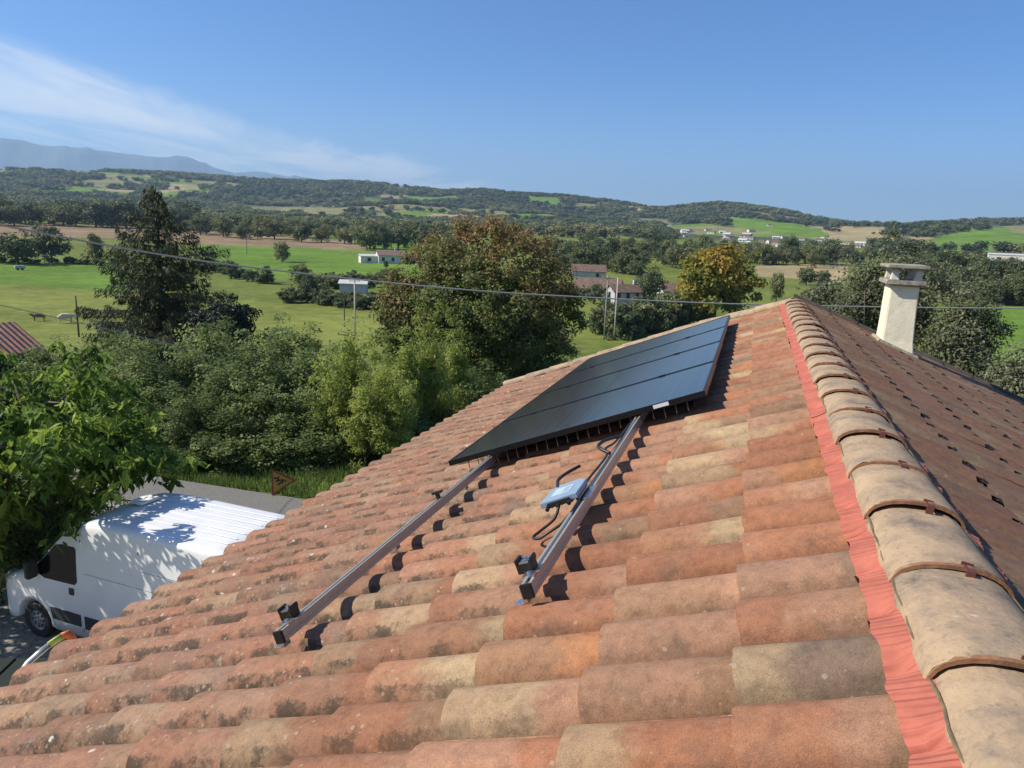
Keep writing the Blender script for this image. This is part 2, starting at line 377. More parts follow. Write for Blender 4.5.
def gp(px, py):
    """ground point seen at a pixel"""
    d = ray(px, py); d = d/np.hypot(d[0], d[1])
    rs = np.geomspace(8, 6000, 1500); P = CAM + d*rs[:, None]
    below = P[:, 2] < height(P[:, 0], P[:, 1])
    i = int(np.argmax(below)) if below.any() else len(rs)-1
    a, b_ = rs[max(i-1, 0)], rs[i]
    for _ in range(30):
        c = (a+b_)/2; p = CAM+d*c
        if p[2] < height(p[0], p[1]): b_ = c
        else: a = c
    p = CAM+d*b_; return np.array([p[0], p[1], float(height(p[0], p[1]))])

def in_poly(X, Y, poly):
    ins = np.zeros(X.shape, bool); n = len(poly)
    for i in range(n):
        x1, y1 = poly[i]; x2, y2 = poly[(i+1) % n]
        c = ((y1 > Y) != (y2 > Y)); with_ = (x2-x1)*(Y-y1)/((y2-y1) if y2 != y1 else 1e-9)+x1
        ins ^= c & (X < with_)
    return ins
GRASS, LUSH, PAST, BROWN, TAN, WOODF, DRY = (.14, .175, .040), (.125, .215, .032), (.185, .215, .052), (.245, .18, .115), (.33, .27, .155), (.07, .085, .04), (.21, .205, .095)
FIELDS = [  # outlines of the fields as they lie in the valley, and what grows there
    ([(-60,262),(110,264),(230,300),(400,310),(420,345),(300,352),(-60,352)], PAST),
    ([(-60,262),(110,262),(180,285),(120,292),(-60,280)], LUSH),
    ([(195,245),(330,249),(480,262),(480,300),(330,285),(205,268)], LUSH),
    ([(-60,221),(60,224),(120,226),(200,231),(330,239),(385,243),(385,251),(330,249),(200,244),(100,238),(-60,237)], BROWN),
    ([(345,239),(480,245),(480,262),(385,256)], LUSH),
    ([(240,205),(340,208),(350,216),(250,213)], DRY),
    ([(560,250),(640,250),(640,270),(570,272)], LUSH),
    ([(755,266),(850,263),(845,282),(758,276)], TAN),
    ([(700,278),(850,284),(850,312),(700,312)], GRASS),
    ([(925,262),(1000,256),(1030,262),(1030,270),(930,272)], TAN),
    ([(940,305),(1040,308),(1040,360),(960,372)], LUSH),
    ([(725,217),(760,219),(822,229),(820,238),(790,236),(735,227)], LUSH),
    ([(900,246),(960,232),(1040,224),(1040,250),(960,252)], LUSH),
    ([(1004,226),(1060,224),(1060,233),(1012,233)], DRY),
    ([(905,252),(960,252),(1040,254),(1040,262),(920,262)], DRY),
    ([(525,196),(560,198),(560,204),(530,203)], LUSH), ([(575,203),(600,204),(598,210),(575,208)], DRY),
    ([(360,196),(385,199),(380,206),(362,204)], LUSH), ([(640,218),(670,219),(665,224),(640,222)], DRY),
]
def ground_colour(x, y, z):
    P = np.stack([x, y, z], -1); X, Y, c = project(P); r = np.hypot(x, y)
    col = np.empty(x.shape+(3,)); col[:] = GRASS
    n1 = fbm(x/90, y/90, 3)[..., None]; col = col*(.8+.45*n1)
    # far hills: a patchwork of woods and fields
    pw = fbm(x/330+8, y/330+2, 3); kind = vnoise(x/210+31, y/210+7); far = np.clip((r-850)/200, 0, 1)
    wood = pw < .50
    wc = np.array(WOODF); fc = np.where((kind > .62)[..., None], np.array(TAN)*1.0, np.where((kind > .35)[..., None], np.array(LUSH), np.array(DRY)))
    hc = np.where(wood[..., None], wc, fc)
    col = col*(1-far[..., None]) + hc*far[..., None]
    field = np.zeros(x.shape, bool); ok = (c > 1) & (r > 60)
    for poly, fcx in FIELDS:
        I = in_poly(X, Y, poly) & ok; field |= I
        col[I] = np.array(fcx)*(.85+.3*n1[I])
    return col, (wood | (r < 850)) & ~field

az = np.concatenate([np.linspace(R(-180), R(-66), 60, endpoint=False), np.linspace(R(-66), R(34), 760, endpoint=False), np.linspace(R(34), R(180), 70, endpoint=False)])
rr = np.concatenate([[0.01], np.geomspace(3, 16000, 400)])
A_, R_ = np.meshgrid(az, rr, indexing='ij')
GX, GY = R_*np.sin(A_), R_*np.cos(A_); GZ = height(GX, GY)
gc, _ = ground_colour(GX, GY, GZ)
na, nr = len(az), len(rr); idx = np.arange(na*nr).reshape(na, nr)
i0 = idx[:, :-1].ravel(); i1 = np.roll(idx, -1, 0)[:, :-1].ravel(); i2 = np.roll(idx, -1, 0)[:, 1:].ravel(); i3 = idx[:, 1:].ravel()
mg, t, b = mat_new('meadow_ground'); Lk = t.links.new
ca_ = N(t, 'ShaderNodeAttribute', attribute_name='ground_colour'); g_ = N(t, 'ShaderNodeNewGeometry')
z1 = N(t, 'ShaderNodeTexNoise'); z1.inputs['Scale'].default_value = .35; z1.inputs['Detail'].default_value = 8; z1.inputs['Roughness'].default_value = .7; Lk(g_.outputs['Position'], z1.inputs['Vector'])
z2 = N(t, 'ShaderNodeTexNoise'); z2.inputs['Scale'].default_value = .03; z2.inputs['Detail'].default_value = 5; Lk(g_.outputs['Position'], z2.inputs['Vector'])
rp = N(t, 'ShaderNodeValToRGB'); rp.color_ramp.elements[0].position = .34; rp.color_ramp.elements[0].color = (.52, .56, .5, 1); rp.color_ramp.elements[1].position = .64; rp.color_ramp.elements[1].color = (1.45, 1.36, 1.25, 1)
Lk(M('ADD', M('MULTIPLY', z1.outputs['Fac'], .6, tree=t), M('MULTIPLY', z2.outputs['Fac'], .4, tree=t), tree=t), rp.inputs[0])
mm = N(t, 'ShaderNodeMixRGB', blend_type='MULTIPLY'); mm.inputs[0].default_value = 1; Lk(ca_.outputs['Color'], mm.inputs[1]); Lk(rp.outputs[0], mm.inputs[2]); Lk(mm.outputs[0], b.inputs['Base Color'])
b.inputs['Roughness'].default_value = .95; b.inputs['Specular IOR Level'].default_value = .1
bp = N(t, 'ShaderNodeBump'); bp.inputs['Strength'].default_value = .6; bp.inputs['Distance'].default_value = .15; Lk(z1.outputs['Fac'], bp.inputs['Height']); Lk(bp.outputs[0], b.inputs['Normal'])
rgba = np.concatenate([gc.reshape(-1, 3), np.ones((na*nr, 1))], 1)
structure(link('ground', mesh_np('ground', np.stack([GX, GY, GZ], -1).reshape(-1, 3), np.stack([i0, i3, i2, i1], 1), True, [mg], {'ground_colour': ('POINT', rgba)})))

def sheet(name, pts, mat, z):
    mb = MB(); mb.add([(p[0], p[1], z) for p in pts], [tuple(range(len(pts)))]); o = mb.build(name, mat); 
    if o.data.polygons[0].normal.z < 0: o.data.flip_normals()
    return structure(o)
def gravel_mat(name, c0, c1, sc):
    mt, t, b = mat_new(name); g = N(t, 'ShaderNodeNewGeometry'); v = N(t, 'ShaderNodeTexVoronoi'); v.inputs['Scale'].default_value = sc; t.links.new(g.outputs['Position'], v.inputs['Vector'])
    z = N(t, 'ShaderNodeTexNoise'); z.inputs['Scale'].default_value = .8; z.inputs['Detail'].default_value = 6; t.links.new(g.outputs['Position'], z.inputs['Vector'])
    r = N(t, 'ShaderNodeValToRGB'); r.color_ramp.elements[0].color = (*c0, 1); r.color_ramp.elements[1].color = (*c1, 1)
    s = N(t, 'ShaderNodeSeparateXYZ'); t.links.new(v.outputs['Color'], s.inputs[0])
    t.links.new(M('ADD', M('MULTIPLY', s.outputs[0], .6, tree=t), M('MULTIPLY', z.outputs['Fac'], .4, tree=t), tree=t), r.inputs[0]); t.links.new(r.outputs[0], b.inputs['Base Color'])
    bp = N(t, 'ShaderNodeBump'); bp.inputs['Strength'].default_value = .8; bp.inputs['Distance'].default_value = .02; t.links.new(v.outputs['Distance'], bp.inputs['Height']); t.links.new(bp.outputs[0], b.inputs['Normal']); b.inputs['Roughness'].default_value = .95
    return mt
M_gravel = gravel_mat('yard_gravel', (.13, .12, .105), (.36, .34, .30), 14)
M_asph = gravel_mat('old_asphalt', (.13, .125, .11), (.22, .21, .185), 30)
sheet('gravel_yard', [(-19, 2), (-3.0, 2), (-3.0, 15.6), (-12.5, 15.9), (-19, 14.6)], M_gravel, .012)
sheet('road', [(-24, 12.8), (-17, 15.2), (-12.5, 15.9), (-3, 15.6), (8, 14.9), (8, 17.3), (-4, 17.5), (-12.5, 17.3), (-17, 17.2), (-24, 16.2)], M_asph, .016)

# mountains far to the south: a real ridge 15 km off
MT = [(-140,128),(-80,133),(-30,140),(0,138),(25,141),(45,146),(65,146),(95,150),(130,154),(160,158),(190,162),(215,168),(235,173),(255,171),(272,174),(300,178),(330,182),(370,188),(420,200)]
ma, me_ = [], []
for px, py in MT:
    d = ray(px, py); ma.append(math.atan2(d[0], d[1])); me_.append(d[2]/math.hypot(d[0], d[1]))
aa = np.linspace(ma[0], ma[-1], 420); dd = np.linspace(-1, 1, 29)
AA, DD = np.meshgrid(aa, dd, indexing='ij'); RR = 15200 + DD*1500
EE = np.interp(AA, ma, me_); rg = .0016*(fbm(AA*160, DD*0+2, 4)-.45)
XX, YY = RR*np.sin(AA), RR*np.cos(AA)
crag = fbm(XX/900, YY/900, 5)
ZZ = (15200*(EE+rg))*np.clip(1-np.abs(DD)**1.1, 0, 1)*(.72+.6*crag*(np.abs(DD) > .02)+.28*(np.abs(DD) <= .02)) + H
k = len(dd); ii = np.arange(len(aa)*k).reshape(len(aa), k)
M_mount = plain('mountain_rock', (.075, .10, .12), .95, noise=.25, scale=.0012)
structure(link('mountains', mesh_np('mountains', np.stack([XX, YY, ZZ], -1).reshape(-1, 3), np.stack([ii[:-1, :-1].ravel(), ii[:-1, 1:].ravel(), ii[1:, 1:].ravel(), ii[1:, :-1].ravel()], 1), True, [M_mount])))

# ------------------------------------------------------------------ house and roof
AL = R(21.941); X0, Z0 = .380, H-.7837; COURSE, PITCHW, TH = .3672, .2304, .07
cA, sA = math.cos(AL), math.sin(AL)
E1 = np.array([-cA, 0, -sA]); N1 = np.array([-sA, 0, cA]); P1 = np.array([X0, 0, Z0])
X2 = .616
E2 = np.array([cA, 0, -sA]); N2 = np.array([sA, 0, cA]); P2 = np.array([X2, 0, Z0])
YD = np.array([0, 1.0, 0])
def roofp(u, v, o=0, side=0):
    return (P1 if side == 0 else P2) + YD*u + (E1 if side == 0 else E2)*v + (N1 if side == 0 else N2)*o
def roof_uv(px, py, o=0):
    d = ray(px, py); p = P1+o*N1-CAM; P = CAM + d*((p@N1)/(d@N1)); return P[1], (P-P1)@E1
house = thing('house', 'low pitched house in the foreground under a weathered terracotta tile roof', 'house', (.5, 4, 0))
def under(o):      # parent keeping world coordinates
    o.parent = house; o.location = Vector(o.location) - house.location; return o
U_LO = -1.2
def u_end(v): return 9.55 + min(max(v, 0), 1.2)*.62
NC = 11

def tile_grid(var, TH=TH, lift=.020, rimh=.015, flat=False):
    """one roman tile: barrel plus flat channel. Columns: along, across; returns V(along,across,normal), F, uv"""
    r = np.random.default_rng(100+var)
    ws = np.array([-.100, -.094, -.082, -.060, -.032, 0, .032, .060, .080, .091, .098, .104, .134])
    al = np.array([0, .058, .2, .378, .41]) if flat else np.array([0, .2, .395, .41])
    V = []; UV = []; bulge = r.normal(size=3)*.0012
    for a in al:
        tp = .90 + .10*a/.41
        for w in ws:
            q = min(abs(w)/.098, 1); h = -TH + TH*(1-q**2.5)**.62
            if w > .1: h = -TH - .004 + .012*max(0, (w-.118)/.016)
            ww = w*tp if w < .1 else w
            lip = .0028 if (not flat and a > .39 and abs(w) < .1) else 0
            V.append((a + r.normal()*.0012*(a > .4), ww + r.normal()*.0008, h*(.93+.07*tp) - (.41-a)/.41*lift + lip + r.normal()*.0008 + bulge[0]*math.sin(w*40+bulge[1]*900)))
            UV.append((a/.41, max(-1, min(1, w/.1)) if w < .1 else 1.0))
    n = len(ws); Fs = []; cut = lambda i, j: flat and i in (0, len(al)-2) and j in (0, 1, 2)
    for i in range(len(al)-1):
        for j in range(n-1):
            if not cut(i, j): Fs.append((i*n+j, i*n+j+1, (i+1)*n+j+1, (i+1)*n+j))
    base = (len(al)-1)*n; b = len(V)              # lower rim: thickness of the clay, with its own hard edge
    for k in (0, 1):
        for j in range(n):
            x = V[base+j]; V.append((x[0]-.002*k, x[1]*(.97 if j < 11 and k else 1), x[2]-rimh*k)); UV.append(UV[base+j])
    for j in range(n-1):
        if not (flat and j < 3): Fs.append((b+j, b+j+1, b+n+j+1, b+n+j))
    l0 = len(V)                                   # near lip
    for k in (0, 1):
        for i in range(len(al)): x = V[i*n]; V.append((x[0], x[1]+.012*k, x[2]-.006*k)); UV.append(UV[i*n])
    m_ = len(al)
    for i in range(m_-1):
        if not cut(i, 0): Fs.append((l0+i, l0+i+1, l0+m_+i+1, l0+m_+i))
    return np.array(V), np.array(Fs), np.array(UV)
VARS = [tile_grid(k) for k in range(8)]; VARSN = [tile_grid(k, .020, .012, .009, True) for k in range(8)]
tile_me = []
for k, (V, Fq, UV) in enumerate(VARS):
    for side in (0, 1):
        V, Fq, UV = (VARS if side == 0 else VARSN)[k]
        tile_me.append(mesh_np('roof_tile', V, Fq, True, [M_tile], {'tile_uv': ('POINT', UV)}))
jobs = []
for side in (0, 1):
    for k in range(1, NC+1 if side == 0 else NC+3):
        for c in range(int((U_LO)/PITCHW), 60):
            u = c*PITCHW + (.10 if side == 0 else .02) + PITCHW/2
            v1 = k*COURSE
            if u > (u_end(v1-.2) - .02 if side == 0 else 10.35): continue
            worn = min(1, v1/4)
            ju, jv, jo, jr = rng.normal()*.0025, rng.normal()*(.004+.006*worn), rng.normal()*.0022, rng.normal()*(.008+.008*worn)
            tilt = rng.normal()*.006
            tint = float(rng.random())
            if side == 0:                                   # sandier near the ridge, redder and duller low down
                if worn > .35 and .58 <= tint < .68 and rng.random() < .3: tint = rng.random()*.58
            jobs.append((side, k, u+ju, v1+jv, jo, jr, tilt, tint + (2.0 if side else 0.0)))
def tile_frame(j):
    side, k, u, v1, jo, jr, tilt, tint = j
    e, n, p = (E1, N1, P1) if side == 0 else (E2, N2, P2)
    a = e*math.cos(jr) + YD*math.sin(jr); w = -e*math.sin(jr) + YD*math.cos(jr)
    a2 = a*math.cos(tilt) + n*math.sin(tilt); n2 = n*math.cos(tilt) - a*math.sin(tilt)
    o = p + YD*u + e*(v1-.41) + n*jo
    return o, a2, w, n2
scores = []
for q, j in enumerate(jobs):
    o, a, w, n = tile_frame(j)
    C = np.array([o + a*x + w*y for x in (.05, .40) for y in (-.1, .12)])
    X, Y, c = project(C)
    vis = (c.min() > .3) and X.max() > 0 and X.min() < 1024 and Y.max() > 0 and Y.min() < 768
    ctr = o + a*.2; view = CAM-ctr; fac = (view@n)/np.linalg.norm(view)
    s = 0
    if vis and fac > .02:
        x0, x1, y0, y1 = np.clip(X.min(), 0, 1024), np.clip(X.max(), 0, 1024), np.clip(Y.min(), 0, 768), np.clip(Y.max(), 0, 768)
        d1 = (X[3]-X[0])*(Y[2]-Y[1]) - (X[2]-X[1])*(Y[3]-Y[0])
        s = abs(d1)*((x1-x0)*(y1-y0)/max(1e-6, (X.max()-X.min())*(Y.max()-Y.min())))
    # under the panels nothing shows
    uc = ctr[1]; vc = (ctr-P1)@E1
    if j[0] == 0 and 4.75 < uc < 8.9 and .75 < vc < 2.2: s = 0
    scores.append(s)
order = np.argsort(-np.array(scores)); single = set(int(i) for i in order[:300])
BV, BF, BUV, BT = [], [], [], []; nb = 0
hl = np.array(house.location)
for q, j in enumerate(jobs):
    o, a, w, n = tile_frame(j); k = int(rng.integers(8))
    mir = 1 if j[0] == 0 else 1
    if q in single:
        ob = link('roof_tile', tile_me[k*2+j[0]], house)
        Mx = Matrix.Identity(4)
        for i in range(3): Mx[i][0], Mx[i][1], Mx[i][2], Mx[i][3] = a[i], w[i], n[i], o[i]-hl[i]
        ob.matrix_local = Mx; ob['tint'] = j[7]
    else:
        V, Fq, UV = (VARS if j[0] == 0 else VARSN)[k]
        BV.append(o + V[:, :1]*a + V[:, 1:2]*w + V[:, 2:3]*n); BF.append(Fq+nb); BUV.append(UV); BT.append(np.full(len(V), j[7])); nb += len(V)
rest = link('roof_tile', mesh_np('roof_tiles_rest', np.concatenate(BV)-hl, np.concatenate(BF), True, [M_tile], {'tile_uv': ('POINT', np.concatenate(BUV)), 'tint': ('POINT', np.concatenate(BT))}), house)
rest['kind'] = 'stuff'

# boards under the tiles, walls, gable
mb = MB()
for s_, vmax, ue in ((0, 3.95, 9.6), (1, 4.6, 10.3)):
    q = [roofp(U_LO, -.12, -.115, s_), roofp(ue, -.12, -.115, s_), roofp(ue if s_ else 10.1, vmax, -.115, s_), roofp(U_LO, vmax, -.115, s_)]
    q2 = [x - np.array([0, 0, .03]) for x in q]
    mb.add(q+q2, [(0,1,2,3),(7,6,5,4),(0,4,5,1),(1,5,6,2),(2,6,7,3),(3,7,4,0)])
under(mb.build('roof_deck', M_deck))
zl = roofp(0, 3.7, -.15)[2]; zr = roofp(0, 4.3, -.15, 1)[2]; xl = roofp(0, 3.7)[0]; xr = roofp(0, 4.3, 0, 1)[0]
mb = MB(); prof = [(xl, 0), (xr, 0), (xr, zr-.02), (.5, Z0-.17), (xl, zl-.02)]
V = [(x, y, z) for y in (U_LO+.1, 9.45) for x, z in prof]; mb.add(V, [(0,1,2,3,4), (9,8,7,6,5)] + [(i, (i+1) % 5, 5+(i+1) % 5, 5+i) for i in range(5)])
under(mb.build('wall', M_render))

# ridge tiles with their orange rims and metal clips
def ridge_mesh(seed):
    r = np.random.default_rng(seed); n = 15; al = [0, .012, .15, .30, .47]; V = []; Fs = []
    for a in al:
        near = 1 - a/.47; hw = .124 + .006*near; hh = .062 + .009*near
        for j in range(n):
            q = math.pi*j/(n-1); x = -hw*math.copysign(abs(math.cos(q))**.85, math.cos(q)); z = hh*math.sin(q)**.95
            V.append((x + r.normal()*.0012, a, z + .009*near - .004 + r.normal()*.0012))
    for i in range(len(al)-1):
        for j in range(n-1): Fs.append((i*n+j, i*n+j+1, (i+1)*n+j+1, (i+1)*n+j))
    return mesh_np('ridge_tile', V, Fs, True, [M_ridge])
def rim_mesh():
    n = 15; V = []; Fs = []
    for a, hw, hh, dz in ((-.003, .1285, .0715, .009), (.010, .1290, .0720, .009), (-.003, .1215, .0625, .0085), (.05, .1215, .0625, .0085)):
        for j in range(n):
            q = math.pi*j/(n-1); V.append((-hw*math.copysign(abs(math.cos(q))**.85, math.cos(q)), a, hh*math.sin(q)**.95+dz-.004))
    for j in range(n-1): Fs += [(2*n+j, 2*n+j+1, j+1, j), (j, j+1, n+j+1, n+j), (2*n+j+1, 2*n+j, 3*n+j, 3*n+j+1)]
    return mesh_np('rim', V, Fs, False, [M_rim])
mbc = MB(); mbc.box((0, 0, 0), (.022, .05, .004)); mbc.box((0, -.024, -.012), (.022, .004, .026)); mbc.box((0, .022, .004), (.030, .004, .010))
clip_me = mbc.mesh('clip', M_clip)
RM = [ridge_mesh(k) for k in range(5)]; RI = rim_mesh()
nR = 22
for i in range(-5, nR):
    u = 1.399 + .4140*i
    if u > 9.5: break
    o = link('ridge_tile', RM[i % 5], house, (.494-hl[0]+rng.normal()*.002, u-hl[1], Z0-hl[2]-.006+rng.normal()*.002)); o['tint'] = float(rng.random())
    o.rotation_euler = (0, rng.normal()*.015, rng.normal()*.008)
    link('rim', RI, o)
    c = link('clip', clip_me, o, (.030, -.004, .0735)); c.rotation_euler = (0, .20, 0); c.scale = (.85, .85, .8)
DARK_VERGE = ridge_mesh(9); DARK_VERGE.materials.clear(); DARK_VERGE.materials.append(plain('dark_verge_clay', (.075, .058, .042), .95, noise=.5, scale=12, bump=.4))  # much darker mottled clay, used for the right-hand verge tiles only
# rounded verge tiles closing the far gable, following the edge of the tile field
def verge_run(side, vs):
    for v in vs:
        a = roofp((u_end(v) if side == 0 else 10.36), v, -.012, side); b2 = roofp((u_end(v+.38) if side == 0 else 10.36), v+.38, -.012, side)
        d = b2-a; d /= np.linalg.norm(d); n = N1 if side == 0 else N2; n = n - d*(n@d); n /= np.linalg.norm(n); w = np.cross(n, d)
        o = link('verge_tile', RM[int(rng.integers(5))] if side == 0 else DARK_VERGE, house); Mx = Matrix.Identity(4)
        for i in range(3): Mx[i][0], Mx[i][1], Mx[i][2], Mx[i][3] = w[i]*(.8 if side == 0 else .5), -d[i], n[i]*(.8 if side == 0 else .62), b2[i]-hl[i]
        o.matrix_local = Mx; o['tint'] = float(rng.random())
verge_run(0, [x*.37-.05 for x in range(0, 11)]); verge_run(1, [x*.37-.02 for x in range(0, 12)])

# pleated red flashing dressed over the crowns on both sides of the ridge
def crown(uu, side):
    ph = .10 if side == 0 else .02
    w = ((uu-ph) % PITCHW) - PITCHW/2; q = np.minimum(np.abs(w)/.112, 1); return -.064 + .064*(1-q**2.5)**.62
def flashing(side, u0, u1):
    us = np.concatenate([np.arange(u0, min(u1, 3.6), .0035), np.arange(min(u1, 3.6), u1, .012)]); vs = np.array([-.035, -.012, 0, .02, .045, .062, .074]) if side == 0 else np.linspace(-.03, .035, 4); V = []
    for i, u in enumerate(us):
        cr = float(crown(np.array(u), side)); dip = min(1, -cr/.02)
        tri = abs(((u + .004*math.sin(u*13))/.0175) % 1 - .5)*2
        pl = .0075*(tri-.5)*dip + .0018*math.sin(u*190+math.sin(u*31))*(1-dip)
        for v in vs:
            t_ = min(1, max(0, (v+.01)/.06)); edge = .003*math.sin(u*60)+.003*math.sin(u*23+1)
            V.append(roofp(u, v+edge*t_, .008 + cr*.86*t_ + pl*min(1, t_*1.3), side))
    n = len(vs); ii = np.arange(len(us)*n).reshape(len(us), n)
    return under(link('flashing', mesh_np('flashing', V, np.stack([ii[:-1, :-1].ravel(), ii[:-1, 1:].ravel(), ii[1:, 1:].ravel(), ii[1:, :-1].ravel()], 1), True, [M_flash])))
flashing(0, .3, 4.86); flashing(0, 4.80, 9.5).location.z += .004; flashing(1, .3, 9.5)
# black sealing tape edge that peeps out under the ridge tiles
mb = MB()
for s_ in (0, 1): mb.tube([roofp(u, .001+.002*math.sin(u*37)+.0015*math.sin(u*91), .011, s_) for u in np.arange(.3, 9.4, .05)], [.0034+.0010*math.sin(u*53) for u in np.arange(.3, 9.4, .05)], 6)
under(mb.build('sealing_strip', plain('olive_mortar', (.15, .115, .065), .95, noise=.4, scale=30)))

# chimney
def vgrid_box(c0, levels):
    """levels: (z, half x, half y)"""
    V = []; Fs = []
    for z, hx, hy in levels: V += [(c0[0]-hx, c0[1]-hy, z), (c0[0]+hx, c0[1]-hy, z), (c0[0]+hx, c0[1]+hy, z), (c0[0]-hx, c0[1]+hy, z)]
    for i in range(len(levels)-1):
        for j in range(4): Fs.append((4*i+j, 4*i+(j+1) % 4, 4*i+4+(j+1) % 4, 4*i+4+j))
    Fs += [(3, 2, 1, 0), tuple(4*(len(levels)-1)+j for j in range(4))]
    return MB().add(V, Fs)
cxp, cyp = 1.595, 9.42; zb = H-1.25
ch = under(vgrid_box((cxp, cyp), [(zb-.45, .185, .25), (zb, .178, .245), (zb+.15, .160, .232), (zb+.4, .150, .225), (zb+.775, .142, .218)]).build('chimney', M_render, bevel=.012, seg=2))
def subpart(mbx, name, mat, par, **kw):
    return mbx.build(name, mat, par, **kw)
mb = MB(); mb.tube([roofp(u, v, -.005, 1) for u, v in ((cyp-.27, .86), (cyp-.27, 1.27), (cyp+.27, 1.27), (cyp+.27, .86), (cyp-.27, .86))], .03, 6); subpart(mb, 'mortar_fillet', M_conc, ch)
mb = MB(); mb.box((cxp, cyp, zb+.80), (.40, .58, .055)); subpart(mb, 'chimney_slab', M_conc, ch, bevel=.012)
for sx_ in (-1, 1):
    for sy_ in (-1, 1):
        c0 = (cxp+sx_*.115, cyp+sy_*.19); mb = vgrid_box(c0, [(zb+.828, .045, .05), (zb+.88, .034, .04), (zb+.955, .026, .035)]); subpart(mb, 'cap_post', M_conc_pale, ch, bevel=.006)
mb = MB(); mb.box((cxp, cyp, zb+.975), (.42, .60, .038)); subpart(mb, 'chimney_cap', M_conc, ch, bevel=.008)

# ------------------------------------------------------------------ solar array
def panel_glass():
    mt, t, b = mat_new('black_solar_glass'); uv = N(t, 'ShaderNodeTexCoord'); s = N(t, 'ShaderNodeSeparateXYZ'); t.links.new(uv.outputs['Object'], s.inputs[0])
    def line(x, per, w):
        f = M('FRACT', M('DIVIDE', x, per, tree=t), tree=t); return M('LESS_THAN', M('ABSOLUTE', M('SUBTRACT', f, .5, tree=t), tree=t), w/per, tree=t)
    fine = M('MAXIMUM', line(s.outputs[0], .0115, .0007), line(s.outputs[1], .182, .0022), tree=t)
    fine = M('MAXIMUM', fine, line(s.outputs[0], .091, .0022), tree=t)
    r = N(t, 'ShaderNodeMixRGB'); t.links.new(fine, r.inputs[0]); r.inputs[1].default_value = (.0055, .0065, .011, 1); r.inputs[2].default_value = (.055, .058, .066, 1); t.links.new(r.outputs[0], b.inputs['Base Color'])
    b.inputs['Roughness'].default_value = .13; b.inputs['Specular IOR Level'].default_value = .6
    return mt
M_pv = panel_glass(); M_frame = plain('black_anodised_frame', (.018, .018, .02), .38, .6)
M_sticker = plain('white_sticker', (.72, .74, .76), .5)
PU, PW, PV_, PL, POFF = 4.395, 1.134, .590, 1.734, .1175
where = ['nearest of the four black solar panels, white sticker on its front edge', 'second black solar panel up the array, just behind the nearest one', 'third black solar panel up the array, just before the farthest', 'farthest of the four black solar panels, close to the gable end']
ROT = R(-.27)
for i in range(4):
    p = thing('solar_panel', where[i], 'solar panel', group='black solar panels on the roof')
    o = roofp(PU+i*PW*math.cos(ROT), PV_-i*PW*math.sin(ROT), POFF)
    Mx = Matrix.Identity(4)                  # local x: down the slope, y: along the ridge, z: out of the roof
    for q in range(3): Mx[q][0], Mx[q][1], Mx[q][2], Mx[q][3] = E1[q], YD[q], N1[q], o[q]
    p.matrix_world = Mx
    g = .009; a0, a1, b0, b1 = 0, PL, g, PW-g; fw = .012
    mb = MB()
    for (x0, x1, y0, y1) in ((a0, a1, b0, b0+fw), (a0, a1, b1-fw, b1), (a0, a0+fw, b0+fw, b1-fw), (a1-fw, a1, b0+fw, b1-fw)):
        mb.box(((x0+x1)/2, (y0+y1)/2, -.0175), (x1-x0, y1-y0, .035))
    mb.build('frame', M_frame, p)
    mb = MB(); mb.box(((a0+a1)/2, (b0+b1)/2, -.006), (a1-a0-2*fw, b1-b0-2*fw, .006)); mb.build('glass', M_pv, p)
    mb = MB(); mb.box(((a0+a1)/2, (b0+b1)/2, -.0022), (.004, b1-b0-2*fw, .001)); mb.build('cell_gap', plain('grey_cell_gap', (.045, .047, .05), .4), p)
    if i == 0:
        mb = MB(); mb.box((.27, b0-.001, -.016), (.095, .002, .022)); mb.build('label_sticker', M_sticker, p)
        for x in np.linspace(.12, 1.6, 22):
            z1 = .055+.02*random.random(); mb = MB(); mb.tube([(x, b0+.015, -.034), (x+.004, b0+.012, -.034-z1)], .003, 5)
            mb.build('wire_clip', plain('clip_brown', (.10, .06, .045), .6) if 'clip_brown' not in bpy.data.materials else bpy.data.materials['clip_brown'], p)
    if i < 3:
        for vv in (.40, 1.45):
            mb = MB(); mb.box((vv, PW, .002), (.05, .026, .006)); mb.build('mid_clamp', M_black, p)

